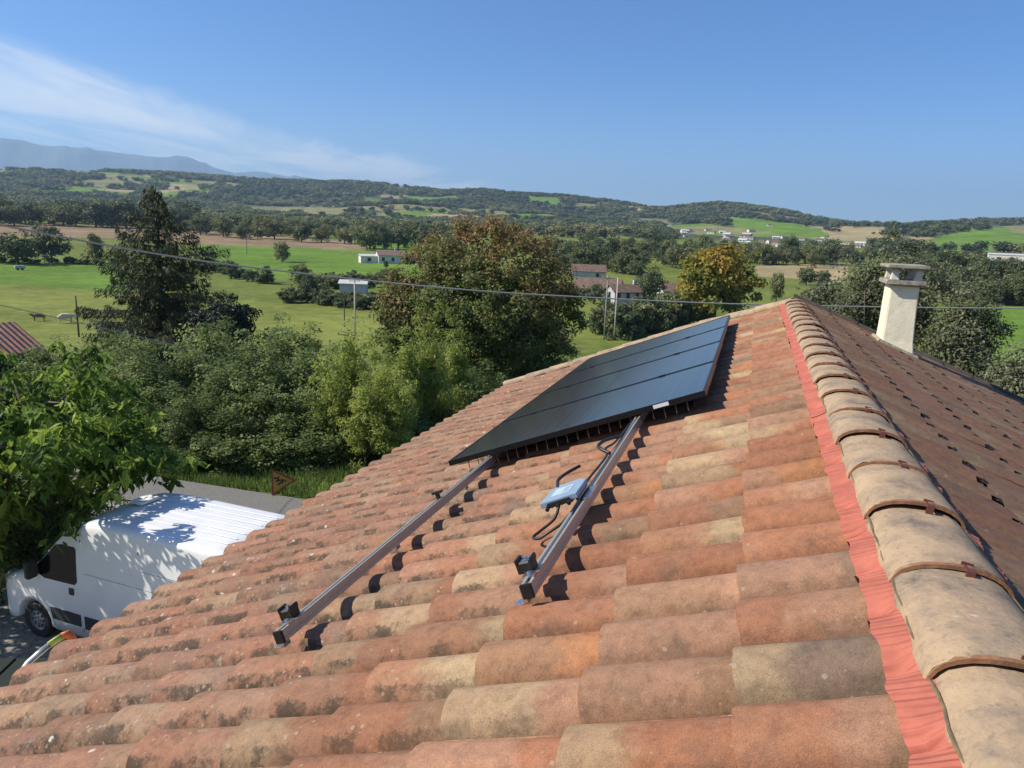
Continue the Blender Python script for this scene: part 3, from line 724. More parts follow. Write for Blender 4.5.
# ------------------------------------------------------------------ rails, inverter, cables
def rail(v, u0, u1, label, hook):
    t0 = thing('mounting_rail', label, 'rail', group='aluminium mounting rails')
    o = roofp(u0, v, 0); Mx = Matrix.Identity(4)
    for q in range(3): Mx[q][0], Mx[q][1], Mx[q][2], Mx[q][3] = E1[q], YD[q], N1[q], o[q]
    t0.matrix_world = Mx; Lr = u1-u0
    # profile with a slot on top and grooved flanks
    pr_ = [(-.018, .028), (.018, .028), (.018, .042), (.0155, .044), (.0155, .052), (.018, .054), (.018, .072), (.007, .072), (.007, .060), (-.007, .060), (-.007, .072), (-.018, .072), (-.018, .054), (-.0155, .052), (-.0155, .044), (-.018, .042)]
    MB().prism(pr_, 0, Lr, ax=1).build('rail_profile', M_alu, t0)
    mb = MB(); mb.box((0, -.006, .050), (.040, .012, .048)); mb.build('end_cap', M_black, t0, bevel=.002)
    # end clamp on the free end: black saddle, steel bolt
    mb = MB(); mb.box((.026, .115, .088), (.058, .05, .034)); mb.box((.050, .115, .112), (.012, .05, .018)); mb.box((-.002, .115, .112), (.010, .05, .018)); c = mb.build('end_clamp', M_black, t0, bevel=.002)
    mb = MB(); mb.box((.025, .115, .108), (.034, .046, .006)); mb.tube([(.025, .115, .105), (.025, .115, .120)], .0085, 6); mb.build('clamp_bolt', M_steel, c)
    mb = MB(); mb.box((.004, .062, .0765), (.040, .040, .008)); mb.tube([(.004, .062, .079), (.004, .062, .088)], .007, 6); mb.build('channel_nut', M_steel, t0)
    # feet that carry the rail on the crowns
    for k in range(int(Lr/.92)+1):
        y = .05 + k*.92; mb = MB(); mb.box((.034, y, .022), (.016, .04, .055)); mb.box((.05, y, -.004), (.05, .04, .006)); mb.tube([(.028, y, .036), (.046, y, .036)], .008, 6)
        mb.build('roof_hook', M_steel, t0, bevel=.0015)
    return t0
_ul, _vl = roof_uv(280.5, 637, .048); _ur, _vr = roof_uv(528, 591, .048)
rl = rail(_vl, _ul, 8.93, 'lower silver mounting rail sticking out below the panels, left one', True)
mb = MB(); mb.box((.002, 1.47, .088), (.020, .02, .032)); mb.box((0, 1.47, .108), (.060, .03, .012)); mb.build('panel_clamp', M_black, rl, bevel=.002)
rrl = rail(_vr, _ur, 8.93, 'upper silver mounting rail carrying the small grey inverter box', True)
inv = thing('inverter', 'small grey blue inverter box beside the upper rail on the tiles', 'inverter')
o = roofp(2.97, 1.105, .098); Mx = Matrix.Identity(4); tl = R(-4)
for q in range(3): Mx[q][0], Mx[q][1], Mx[q][2], Mx[q][3] = (E1*math.cos(tl)+N1*math.sin(tl))[q], YD[q], (N1*math.cos(tl)-E1*math.sin(tl))[q], o[q]
inv.matrix_world = Mx
mb = MB(); mb.prism([(-.085, -.115), (.085, -.115), (.085, .07), (.06, .115), (-.05, .115), (-.085, .08)], -.012, .010, ax=2); bd = mb.build('case', M_alu_dull, inv, bevel=.002)
mb = MB()
for k in range(7): mb.box((-.07+.023*k, -.0, -.020), (.004, .20, .012))
mb.build('cooling_fin', M_trim, inv)
mb = MB(); mb.box((.008, .0, .0108), (.085, .105, .0012)); lb = mb.build('label_plate', plain('pale_label', (.40, .49, .58), .5), inv)
mb = MB()
for k in range(5): mb.box((-.012+.0*k, -.035+.016*k, .0117), (.035 - .006*(k % 3), .0045, .0006))
mb.build('print_lines', plain('label_ink', (.12, .16, .2), .6), lb)
mb = MB(); mb.box((0, -.122, -.006), (.10, .02, .02)); 
for k in (-.05, .0, .05): mb.tube([(k, -.12, -.008), (k, -.150, -.016)], .009, 8)
mb.build('socket_block', M_black, inv, bevel=.002)
mb = MB(); mb.box((-.10, -.02, -.028), (.05, .16, .004)); mb.build('mount_plate', M_steel, inv)
def cable(pts, r, label, n=40):
    P = [np.array(p, float) for p in pts]; P = [P[0]]+P+[P[-1]]; out_ = []
    for i in range(1, len(P)-2):
        for k in range(10):
            s = k/10; out_.append(.5*((2*P[i])+(-P[i-1]+P[i+1])*s+(2*P[i-1]-5*P[i]+4*P[i+1]-P[i+2])*s*s+(-P[i-1]+3*P[i]-3*P[i+1]+P[i+2])*s**3))
    out_.append(P[-2])
    o = MB().tube(out_, r, 7).build('cable', M_black, smooth=True); tag(o, label, 'cable', 'black cables by the inverter'); return o
rp_ = lambda u, v, o_: roofp(u, v, o_)
cable([rp_(2.83, 1.10, .085), rp_(2.78, 1.12, .05), rp_(2.74, 1.17, .03), rp_(2.70, 1.20, .02), rp_(2.68, 1.17, .015), rp_(2.69, 1.12, .03), rp_(2.72, 1.06, .045)], .006, 'black cable looping down from the inverter onto a tile')
cable([rp_(3.05, 1.16, .10), rp_(3.2, 1.20, .10), rp_(3.32, 1.19, .095), rp_(3.42, 1.15, .09)], .008, 'thick black connector lead pointing up beyond the inverter')
cable([rp_(2.9, 1.03, .095), rp_(3.15, 1.035, .09), rp_(3.5, 1.03, .085), rp_(3.62, 1.05, .10), rp_(3.8, 1.035, .085), rp_(4.35, 1.035, .07)], .006, 'black cable tied along the upper rail towards the panels')
cable([rp_(3.55, 1.02, .085), rp_(3.6, 1.08, .12), rp_(3.72, 1.07, .12), rp_(3.9, 1.03, .085)], .009, 'short black cable arch above the rail behind the inverter')
mb = MB(); mb.tube([rp_(2.68, 1.06, .045), rp_(2.74, 1.03, .06), rp_(2.86, 1.02, .075)], [.012, .013, .010], 8); tag(mb.build('cable_connector', M_black), 'black plug lying against the rail just below the inverter', 'connector')

# dry leaves and bits caught in the channels
MBl = MB(); spots_ = [(1.62, 1.85), (1.55, 2.45), (1.75, 1.35), (1.45, .42), (1.6, 2.7), (1.42, 1.2), (1.52, 2.1)]
for k in range(120):
    if k < 75:
        u0_, v0_ = spots_[k % 7]; u = u0_ + rng.normal()*.03; v = v0_ + rng.normal()*.06
    else: u, v = rng.uniform(1.2, 4), rng.uniform(.3, 4)
    cph = round((u-.10-.118)/PITCHW)*PITCHW + .10 + .118; u = cph + rng.normal()*.010
    o = roofp(u, v, -TH+.008+rng.random()*.012); s = .010 + rng.random()*.018; th = rng.random()*6.28
    a = E1*math.cos(th)+YD*math.sin(th); w = -E1*math.sin(th)+YD*math.cos(th)
    MBl.add([o-a*s, o+w*s*.5+N1*s*.3, o+a*s, o-w*s*.5+N1*s*.2], [(0, 1, 2), (0, 2, 3)])
lf = MBl.build('dry_leaves', plain('dry_leaf', (.33, .23, .12), .8, noise=.4, scale=30)); tag(lf, 'dry leaf litter caught in the tile channels', 'leaves', kind='stuff')


# ------------------------------------------------------------------ vegetation builders
LEAF = dict(
    hedge=leafmat('hedge_leaves', [(.066, .100, .032), (.150, .205, .062), (.32, .37, .145)], 0.42),
    mulberry=leafmat('broad_green_leaves', [(.048, .095, .018), (.115, .20, .034), (.32, .42, .075)], 0.45),
    autumn=leafmat('turning_leaves', [(.085, .125, .038), (.150, .170, .052), (.235, .165, .065), (.31, .19, .09)], 0.34),
    orange=leafmat('orange_leaves', [(.115, .14, .03), (.23, .225, .038), (.34, .265, .042), (.40, .23, .05)], .38),
    conifer=leafmat('spruce_needles', [(.034, .048, .022), (.068, .086, .038), (.125, .13, .062)], 0.2),
    juniper=leafmat('dark_needles', [(.013, .024, .016), (.028, .045, .026), (.06, .075, .04)], .12),
    grey=leafmat('grey_green_leaves', [(.075, .092, .048), (.145, .158, .085), (.25, .25, .15)], .3),
    bamboo=leafmat('yellow_green_leaves', [(.15, .215, .042), (.27, .335, .075), (.42, .46, .13)], 0.5),
    far=leafmat('woodland_leaves', [(0.054, 0.078, 0.038), (0.108, 0.142, 0.062), (0.209, 0.223, 0.089), (0.338, 0.284, 0.108)], .3),
)
def leaf_cloud(name, mat, P, outw, ll, lw, tint, up=.45, droop=.25, four=False, axis=None, seed=0):
    """P leaf centres, outw outward directions; each leaf one (or a folded pair of) quads"""
    r = np.random.default_rng(seed); n = len(P)
    nv = outw*.55 + np.array([0, 0, up]) + r.normal(size=(n, 3))*.55; nv /= np.linalg.norm(nv, axis=1)[:, None]
    ax = r.normal(size=(n, 3)) + outw*.6 + np.array([0, 0, -droop]) if axis is None else axis
    ax = ax - nv*np.sum(ax*nv, 1)[:, None]; ax /= np.linalg.norm(ax, axis=1)[:, None]+1e-9
    sd = np.cross(nv, ax); L_ = (ll*(.65+.7*r.random(n)))[:, None]; W_ = (lw*(.7+.6*r.random(n)))[:, None]
    a = P - ax*L_*.5; c = P + ax*L_*.5; l = P + sd*W_*.5 - ax*L_*.08; q = P - sd*W_*.5 - ax*L_*.08
    if not four:
        V = np.stack([a, l, c, q], 1).reshape(-1, 3); Fq = np.arange(4*n).reshape(-1, 4)
        return mesh_np(name, V, Fq, False, [mat], {'leaf_tint': ('FACE', np.clip(tint, 0, 1))})
    mid = P - nv*W_*.22 - ax*L_*.05 ; c = c - np.array([0, 0, 1])*L_*.12
    V = np.stack([a, l, c, q, mid], 1).reshape(-1, 3); b = np.arange(n)[:, None]*5
    Fq = np.concatenate([b+np.array([[0, 4, 1]]), b+np.array([[1, 4, 2]]), b+np.array([[2, 4, 3]]), b+np.array([[3, 4, 0]])])
    return mesh_np(name, V, Fq, False, [mat], {'leaf_tint': ('FACE', np.clip(np.tile(tint, 4), 0, 1))})
def crown_points(seed, nclump, per, rad, ctr, clump_r, lumps=.35, inner=.45, flat=.0, cut=-.9):
    r = np.random.default_rng(seed); C = []
    d = r.normal(size=(nclump*2, 3)); d /= np.linalg.norm(d, axis=1)[:, None]; d = d[d[:, 2] > cut][:nclump]
    ph = r.random(6)*6.28
    lump = 1 - lumps*.5 + lumps*(.5*np.sin(3*np.arctan2(d[:, 1], d[:, 0])+ph[0]+2*d[:, 2])+.5*np.sin(5*d[:, 2]+ph[1]+2*d[:, 0])*np.cos(4*d[:, 1]+ph[2]))
    t = inner + (1-inner)*r.random(len(d))**.55
    C = np.array(ctr) + d*np.array(rad)*(lump*t)[:, None]
    cr = clump_r*(.6+.8*r.random(len(d)))
    ct = np.clip(.42 + .20*r.normal(size=len(d)), 0, 1)
    g = r.normal(size=(len(d), per, 3)); g /= np.linalg.norm(g, axis=2)[..., None]; g *= (r.random((len(d), per, 1))**.45)
    g[..., 2] *= .75
    P = (C[:, None] + g*cr[:, None, None]).reshape(-1, 3)
    o = (g*.7 + d[:, None]*.6).reshape(-1, 3); o /= np.linalg.norm(o, axis=1)[:, None]+1e-9
    return P, o, np.repeat(ct, per) + r.normal(size=len(P))*.10, C
def trunk_mesh(seed, h, r0, ctr, rad, nl=7, lean=0, mat=None, z_fork=.4):
    r = np.random.default_rng(seed); mb = MB(); zf = h*z_fork
    top = np.array([ctr[0]+lean, ctr[1], ctr[2]+rad[2]*.55])
    mb.tube([(0, 0, -.5), (0, 0, 0), (r.normal()*.04*h*.1, r.normal()*.04*h*.1, zf), (top*.5+np.array([0, 0, zf])*.5)*np.array([1, 1, 1]), top], [r0*1.35, r0, r0*.75, r0*.5, r0*.12], 7)
    for i in range(nl):
        a = 6.28*i/nl + r.normal()*.3; e = r.uniform(-.1, .75); s = zf*(.8+.5*r.random())
        t = np.array(ctr)+np.array([math.cos(a)*math.cos(e)*rad[0], math.sin(a)*math.cos(e)*rad[1], math.sin(e)*rad[2]])*.78
        b = np.array([0, 0, s]); m_ = b*.45+t*.55+np.array([0, 0, -.06*h])
        mb.tube([b, m_, t], [r0*.45, r0*.28, r0*.07], 5)
    return mb.mesh('trunk', mat or M_bark, smooth=True, fix=False)
def tree(name, label, cat, loc, crown, trunk, group=None, s=(1, 1, 1), rz=0, tint=0.0):
    o = thing(name, label, cat, loc, rz, group); o.scale = s
    c = link('crown', crown, o); c['tree_tint'] = float(tint)
    if trunk: link('trunk', trunk, o)
    return o

# templates for the middle distance: unit trees one metre tall, scaled up
def unit_tree(seed, kind, mat, nc=90, per=34, ll=.06, rad=(.44, .44, .52), cz=.49, clump=.13, lumps=.3):
    P, o, t, C = crown_points(seed, nc, per, rad, (0, 0, cz), clump, lumps)
    return leaf_cloud('crown', mat, P, o, ll, ll*.75, t, seed=seed), trunk_mesh(seed, 1, .03, (0, 0, cz), rad, 5)
UT = [unit_tree(11, 0, LEAF['far']), unit_tree(12, 0, LEAF['far'], rad=(.50, .46, .47)), unit_tree(13, 0, LEAF['far'], rad=(.32, .32, .49)), unit_tree(14, 0, LEAF['far'], lumps=.55), unit_tree(15, 0, LEAF['far'], rad=(.54, .5, .47), lumps=.4)]
US = [unit_tree(21, 0, LEAF['far'], nc=90, ll=.085, rad=(.62, .62, .50), cz=.46), unit_tree(22, 0, LEAF['far'], nc=90, ll=.085, rad=(.8, .6, .5), cz=.44, lumps=.6)]
def spread(poly_lines, n, jit):
    pass
cnt = 0
def mid(px, py, hpx, label, group, wide=1.0, tint=0.0, tpl=None, kind='broadleaf_tree', cat='tree', at=None):
    p = gp(px, py) if at is None else at
    dist = float((p-CAM)@FWD); h = hpx*dist/F
    tp = tpl or random.choice(UT); rz = random.uniform(0, 6.28)
    return tree(kind, label, cat, tuple(p-np.array([0, 0, .02*h])), tp[0], tp[1], group, (h*wide, h*wide*random.uniform(.9, 1.1), h), rz, tint)
_U = 'first second third fourth fifth sixth seventh eighth ninth tenth eleventh twelfth thirteenth fourteenth fifteenth sixteenth seventeenth eighteenth nineteenth'.split()
def ordinal(i):
    if i < 19: return _U[i]
    t_, u_ = divmod(i+1, 10); tens = ['', '', 'twenty', 'thirty', 'forty', 'fifty', 'sixty']
    return ({2: 'twentieth', 3: 'thirtieth', 4: 'fortieth', 5: 'fiftieth', 6: 'sixtieth'}[t_]) if u_ == 0 else tens[t_] + '-' + _U[u_-1]
def belt(n, line, hpx, label, group, dy=2.0, wide=(.8, 1.25), tint=(-.15, .12), tpl=None, kind='broadleaf_tree', cat='tree'):
    xs = [p[0] for p in line]; ys = [p[1] for p in line]
    pxs = sorted(xs[0] + (xs[-1]-xs[0])*(i+.5+random.uniform(-.45, .45))/n for i in range(n))
    for i, px in enumerate(pxs):
        py = float(np.interp(px, xs, ys)) + random.uniform(-dy, dy)
        mid(px, py, hpx*random.uniform(.7, 1.2), label + ', ' + ordinal(i) + ' from the left', group, random.uniform(*wide), random.uniform(*tint), random.choice(tpl) if tpl else None, kind, cat)
belt(26, [(-20, 223), (60, 225), (120, 226), (186, 229)], 25, 'dark leafy tree in the row behind the brown field', 'trees behind the brown field', 2.5, (1.1, 1.6), (-.16, .06))
belt(28, [(186, 232), (260, 237), (335, 241), (372, 247)], 19, 'mid green tree along the far side of the ploughed field', 'trees along the ploughed field', 3.5, (1.0, 1.5), (-.1, .25))
belt(12, [(360, 249), (410, 247), (460, 250)], 27, 'leafy tree in the group behind the white house', 'trees behind the white house', 3, (.8, 1.2), (-.18, .08))
belt(58, [(545, 254), (640, 258), (740, 262), (845, 262)], 18, 'tree in the valley wood beyond the farmhouse', 'valley wood beyond the farmhouse', 6, (.8, 1.25), (-.2, .22))
belt(22, [(548, 268), (600, 266), (640, 276)], 25, 'leafy tree around the farm behind the big tree', 'trees around the farm', 3, (.9, 1.3), (-.12, .15))
belt(18, [(640, 266), (700, 266), (760, 264), (850, 263)], 20, 'tree at the wood edge by the tan field', 'trees by the tan field', 2.5, (.8, 1.2), (-.15, .28))
belt(30, [(690, 250), (800, 253), (900, 254), (1000, 257)], 10, 'small distant tree below the village', 'trees below the village', 5, (.9, 1.5), (-.15, .15))
belt(22, [(930, 292), (975, 300), (1040, 306)], 30, 'dense green tree in the wood edge right of the chimney', 'wood edge right of the chimney', 3, (.8, 1.2), (-.12, .06))
belt(14, [(930, 276), (975, 280), (1040, 284)], 26, 'tree in the upper row of the wood right of the chimney', 'upper wood right of the chimney', 3, (.9, 1.2), (-.2, .0))
belt(12, [(850, 262), (900, 262), (960, 268)], 15, 'low tree at the field edge behind the chimney', 'trees behind the chimney', 3, (.9, 1.3), (-.2, .05))
belt(9, [(205, 268), (240, 279), (268, 284)], 14, 'hedge bush in the row across the meadow', 'hedge across the meadow', 2, (.9, 1.4), (-.25, -.1), US, 'hedge_bush', 'bush')
belt(16, [(290, 300), (330, 304), (385, 309)], 17, 'dark hedge bush below the pale shed', 'hedge below the pale shed', 3, (.9, 1.4), (-.22, .0), US, 'hedge_bush', 'bush')
belt(14, [(300, 292), (350, 282), (395, 284)], 16, 'grey green scrub bush around the pale shed', 'scrub around the pale shed', 5, (.9, 1.4), (-.1, .1), US, 'scrub_bush', 'bush')
belt(10, [(0, 263), (50, 263), (120, 266)], 7, 'low dark hedge bush along the top of the pasture', 'hedge along the top of the pasture', 1, (1.2, 1.8), (-.32, -.2), US, 'hedge_bush', 'bush')
belt(18, [(598, 336), (630, 334), (700, 318)], 34, 'rounded grey green willow bush beyond the far eave', 'willow bushes beyond the roof', 5, (.75, 1.0), (-.08, .08), US, 'willow_bush', 'bush')
for px, py, hp, w, ti, lb in [(18, 264, 34, 1.3, -.2, 'dark rounded bush at the left edge of the pasture'), (52, 263, 40, .9, -.1, 'tall brownish green tree standing over the pasture hedge'), (-14, 262, 36, 1.1, -.15, 'dark bush cut off by the left picture edge'),
        (96, 263, 34, .7, .16, 'thin half bare tree right of the pasture bushes'), (282, 262, 22, .9, .22, 'sparse bare topped small tree in the light green field'), (266, 284, 20, .55, -.3, 'slim dark young tree at the end of the meadow hedge'),
        (300, 286, 24, 1.0, .1, 'rust tinged small tree on the meadow beside the scrub'), (309, 302, 32, .6, -.32, 'dark narrow tree in front of the meadow scrub'),
        (386, 268, 8, .8, -.3, 'tiny dark conifer shaped shrub before the white house'), (650, 306, 40, .75, -.02, 'leafy round tree right of the farmhouse'), (640, 300, 26, .8, .0, 'shorter tree against the farmhouse gable'),
        (612, 272, 34, .85, -.34, 'near black tree behind the farm roofs, left of the pair'), (630, 274, 32, .8, -.3, 'dark tree behind the farm roofs, right of the pair'),
        (776, 302, 34, .55, .12, 'slender pale green tree on the meadow right of the orange one'), (806, 285, 20, 1.3, -.02, 'grey green thicket bush in the tan field'), (822, 286, 17, 1.2, -.16, 'darker thicket bush beside the tan field bush'),
        (700, 274, 27, .7, .15, 'yellowish poplar behind the orange tree'), (672, 268, 26, .55, .2, 'slim yellow green poplar in the valley wood'), (594, 304, 22, .9, -.1, 'bushy tree hiding the left end of the long barn'), (606, 308, 13, 1.1, .02, 'low tree before the barn, left of the blue white farmhouse'), (637, 312, 17, 1.0, .0, 'garden tree at the right corner of the blue white farmhouse')]:
    mid(px, py, hp, lb, None, w, ti)

# hillside woods: one mass of crowns scattered over the wooded ground
r_ = np.random.default_rng(5); n = 66000
azs = r_.uniform(R(-58), R(28), n); rs = np.sqrt(r_.uniform(820**2, 3700**2, n)); X, Y = rs*np.sin(azs), rs*np.cos(azs); Z = height(X, Y)
_, wd = ground_colour(X, Y, Z)
thin = (fbm(X/120+5, Y/120, 3) > .39) | (r_.random(n) < .18)
hedgerow = (np.abs(((X*.8+Y*.6)/190) % 1 - .5) < .028) & (r_.random(n) < .8) | (np.abs(((Y*.8-X*.6)/230) % 1 - .5) < .024) & (r_.random(n) < .8)
_,_,dp = project(np.stack([X, Y, Z], -1))
infield = np.zeros(n, bool); PX, PY, _ = project(np.stack([X, Y, Z], -1))
for poly, _c in FIELDS + [([(655, 221), (700, 226), (870, 236), (870, 253), (690, 250)], 0)]: infield |= in_poly(PX, PY, poly)
keep = ((wd & thin) | hedgerow) & ~infield & ((rs > 900) | (r_.random(n) < .5))
X, Y, Z, rs = X[keep], Y[keep], Z[keep], rs[keep]; k = len(X)
hh = r_.uniform(5, 16, k)*(1+.25*np.clip((rs-1500)/1500, 0, 1))
wm = bpy.data.meshes.new('hill_woods'); wm.vertices.add(k); wm.vertices.foreach_set('co', np.stack([X, Y, Z-.12*hh], -1).astype(np.float32).ravel())
def vattr(nm, ty, v, key): a = wm.attributes.new(nm, ty, 'POINT'); a.data.foreach_set(key, np.asarray(v, np.float32).ravel())
vattr('tree_scale', 'FLOAT_VECTOR', np.stack([hh*1.45, hh*1.45, hh], -1), 'vector'); vattr('turn', 'FLOAT_VECTOR', np.stack([np.zeros(k), np.zeros(k), r_.uniform(0, 6.28, k)], -1), 'vector')
vattr('tree_tint', 'FLOAT', np.clip(-.08+.24*r_.normal(size=k)+.9*(fbm(X/160, Y/160, 3)-.47), -.4, .55), 'value')
hw = link('hill_woods', wm); tag(hw, 'far woods and hedgerows covering the hills across the valley', 'woods', kind='stuff')
P, o_, t_, _c = crown_points(31, 26, 14, (.40, .40, .42), (0, 0, .52), .17, .4)
lowcrown = leaf_cloud('crown', LEAF['far'], P, o_, .13, .11, t_, seed=31)
pr_o = mid(455, 233, 16, 'distant tree on the valley floor above the big autumn tree', None, 1.0, -.1, (lowcrown, UT[0][1])); crown_src = pr_o.children[0]
ng = bpy.data.node_groups.new('wood_scatter', 'GeometryNodeTree')
ng.interface.new_socket('Geometry', in_out='INPUT', socket_type='NodeSocketGeometry'); ng.interface.new_socket('Geometry', in_out='OUTPUT', socket_type='NodeSocketGeometry')
gi = N(ng, 'NodeGroupInput'); go = N(ng, 'NodeGroupOutput'); ip = N(ng, 'GeometryNodeInstanceOnPoints'); oi = N(ng, 'GeometryNodeObjectInfo'); oi.inputs['Object'].default_value = crown_src; oi.inputs['As Instance'].default_value = True
def named(nm, ty='FLOAT_VECTOR'):
    q = N(ng, 'GeometryNodeInputNamedAttribute'); q.data_type = ty; q.inputs[0].default_value = nm; return q.outputs[0]
ng.links.new(gi.outputs[0], ip.inputs['Points']); ng.links.new(oi.outputs['Geometry'], ip.inputs['Instance']); ng.links.new(named('tree_scale'), ip.inputs['Scale']); ng.links.new(named('turn'), ip.inputs['Rotation']); ng.links.new(ip.outputs[0], go.inputs[0])
md = hw.modifiers.new('scatter', 'NODES'); md.node_group = ng

# ---- the near trees, each its own shape
def at(px, depth, z=None):
    d = ray(px, 384); h = math.hypot(d[0], d[1]); p = CAM + d/h*depth
    return np.array([p[0], p[1], float(height(p[0], p[1])) if z is None else z])
def span(px0, px1, ytop, ybot, depth):
    """size of something that fills this box of the view at this distance: centre, half width, top z, bottom z"""
    c = (px0+px1)/2; a = ray(c, ytop); b = ray(c, ybot); ha, hb = np.hypot(a[0], a[1]), np.hypot(b[0], b[1])
    l, r = ray(px0, ybot*.5+ytop*.5), ray(px1, ybot*.5+ytop*.5); ang = math.atan2(r[0], r[1])-math.atan2(l[0], l[1])
    m_ = ray(c, (ytop+ybot)/2); hm = math.hypot(m_[0], m_[1])
    return CAM[:2]+m_[:2]/hm*depth, depth*math.tan(abs(ang)/2), H+a[2]/ha*depth, H+b[2]/hb*depth
def near_tree(name, label, mat, box, depth, seed, nc, per, ll, lw, clump, tintf=None, lumps=.35, four=False, cut=-.9, deep=1.0, nl=8, r0=.16, up=.45, droop=.25, group=None, cat='tree', inner=.45):
    c2, hw_, zt, zb_ = span(*box, depth); g = float(height(c2[0], c2[1])); zt -= g; zb_ = max(.2, zb_-g)
    rad = (hw_, hw_*deep, (zt-zb_)/2); ctr = (0, 0, (zt+zb_)/2)
    P, o_, t_, C = crown_points(seed, nc, per, rad, ctr, clump, lumps, inner, cut=cut)
    if tintf is not None: t_ = tintf(P, t_, rad, ctr, np.random.default_rng(seed))
    cr = leaf_cloud('crown', LEAF[mat], P, o_, ll, lw, t_, up, droop, four, seed=seed)
    return tree(name, label, cat, (c2[0], c2[1], g), cr, trunk_mesh(seed, zt, r0, ctr, rad, nl, z_fork=.3), group)
# big tree turning to autumn colour
def autumn_t(P, t, rad, ctr, r):
    q = (P[:, 2]-ctr[2])/rad[2]; s = .5*np.sin(P[:, 0]*.9+P[:, 2]*.7)+.5*np.sin(P[:, 1]*1.1-P[:, 2]*.5)
    return np.clip(.25 + .42*np.maximum(q, -.3) + .17*s + .5*(t-.42) + .07*r.normal(size=len(P)), 0, 1)
near_tree('autumn_tree', 'big broad tree turning rust and green behind the roof', 'autumn', (388, 588, 214, 400), 36, 41, 640, 130, .145, .10, .56, autumn_t, .14, inner=.45, r0=.3, nl=11)
near_tree('young_tree', 'small rust tinged tree at the left foot of the big autumn tree', 'autumn', (372, 428, 270, 372), 35, 42, 90, 70, .15, .11, .5, autumn_t, .4, r0=.1)
def orange_t(P, t, rad, ctr, r):
    q = (P[:, 2]-ctr[2])/rad[2]; s = np.sin(P[:, 0]*.5+P[:, 2]*.6)
    return np.clip(.40+.20*q+.16*s+.7*(t-.42), 0, 1)
near_tree('orange_tree', 'round tree with orange and gold autumn leaves beyond the ridge', 'orange', (672, 763, 245, 316), 150, 43, 170, 60, .75, .6, 2.0, orange_t, .25, r0=.4)
near_tree('broadleaf_tree', 'grey green tree behind the chimney, taller left crown', 'grey', (826, 948, 240, 372), 20, 44, 230, 140, .078, .046, .40, None, .75, r0=.12, deep=1)
near_tree('broadleaf_tree', 'grey green tree to the right of the chimney above the roof edge', 'grey', (918, 1004, 285, 400), 19, 45, 170, 140, .078, .046, .40, None, .75, r0=.12)
near_tree('bush', 'pale green bush at the right picture edge below the roof line', 'grey', (985, 1062, 352, 440), 17, 46, 110, 130, .08, .05, .34, lambda P, t, rad, ctr, r: t+.15, .35, r0=.06, cat='bush')
near_tree('bush', 'low grey green bush at the ridge end left of the chimney tree', 'grey', (796, 852, 282, 330), 24, 47, 80, 70, .11, .07, .4, None, .35, r0=.06, cat='bush')

# spruce: whorls of drooping branches
def spruce(label, box, depth, seed, mat):
    c2, hw_, zt, zb_ = span(*box, depth); g = float(height(c2[0], c2[1])); Ht = zt-g; r = np.random.default_rng(seed); P, AX, OW, TN = [], [], [], []; mb = MB()
    mb.tube([(0, 0, -.5), (0, 0, Ht*.5), (.1, 0, Ht)], [.34, .2, .02], 8)
    lev = 34
    for i in range(lev):
        f = i/(lev-1); z = Ht*(.14+.84*f); Lb = hw_*1.75*(1-f)**.80*(.72+.5*r.random())+.3
        nb_ = int(7*(1-f)+4)
        for j in range(nb_):
            a = 6.28*j/nb_ + i*1.3 + r.normal()*.25; Lx = Lb*(.55+.6*r.random())
            if r.random() < .14: continue
            dirv = np.array([math.cos(a), math.sin(a), 0]); lift = .30*(f**1.5)+.06
            pts = [np.array([0, 0, z]) + dirv*Lx*s + np.array([0, 0, 1])*Lx*(lift*s-.30*s*s+.24*s**3) for s in (0, .35, .7, 1)]
            mb.tube(pts, [.05*(1-f)+.015, .03*(1-f)+.01, .015, .006], 4, cap=False)
            nn = int(60*Lx+30)
            s = r.random(nn)**.65; q = np.array(pts); fi = np.clip(s*3, 0, 2.999); k0 = fi.astype(int); w = (fi-k0)[:, None]
            c = q[k0]*(1-w)+q[k0+1]*w; sideV = np.array([-dirv[1], dirv[0], 0]); sp = (r.random(nn)-.5)*2
            wd_ = .16*Lx*(1.05-s)+.10
            c = c + sideV*(sp*wd_)[:, None] - np.array([0, 0, 1])*(r.random(nn)*.42*(.4+s))[:, None]
            P.append(c); ax_ = dirv*.6 + sideV*(sp*.7)[:, None] + np.array([0, 0, -.75]); AX.append(ax_); OW.append(np.tile(dirv, (nn, 1))); TN.append(np.clip(.38+.2*r.normal()+.12*r.normal(size=nn), 0, 1))
    P = np.concatenate(P); cr = leaf_cloud('crown', LEAF[mat], P, np.concatenate(OW), .30, .065, np.concatenate(TN), .3, 0, axis=np.concatenate(AX), seed=seed)
    return tree('spruce_tree', label, 'tree', (c2[0], c2[1], g), cr, mb.mesh('trunk', M_bark, smooth=True, fix=False))
spruce('tall dark spruce with a thin ragged top at the left', (92, 226, 182, 350), 52, 51, 'conifer')
near_tree('juniper_bush', 'near black spreading conifer at the right foot of the spruce', 'juniper', (186, 262, 296, 350), 47, 52, 130, 90, .26, .09, .55, None, .5, r0=.1, cat='bush')

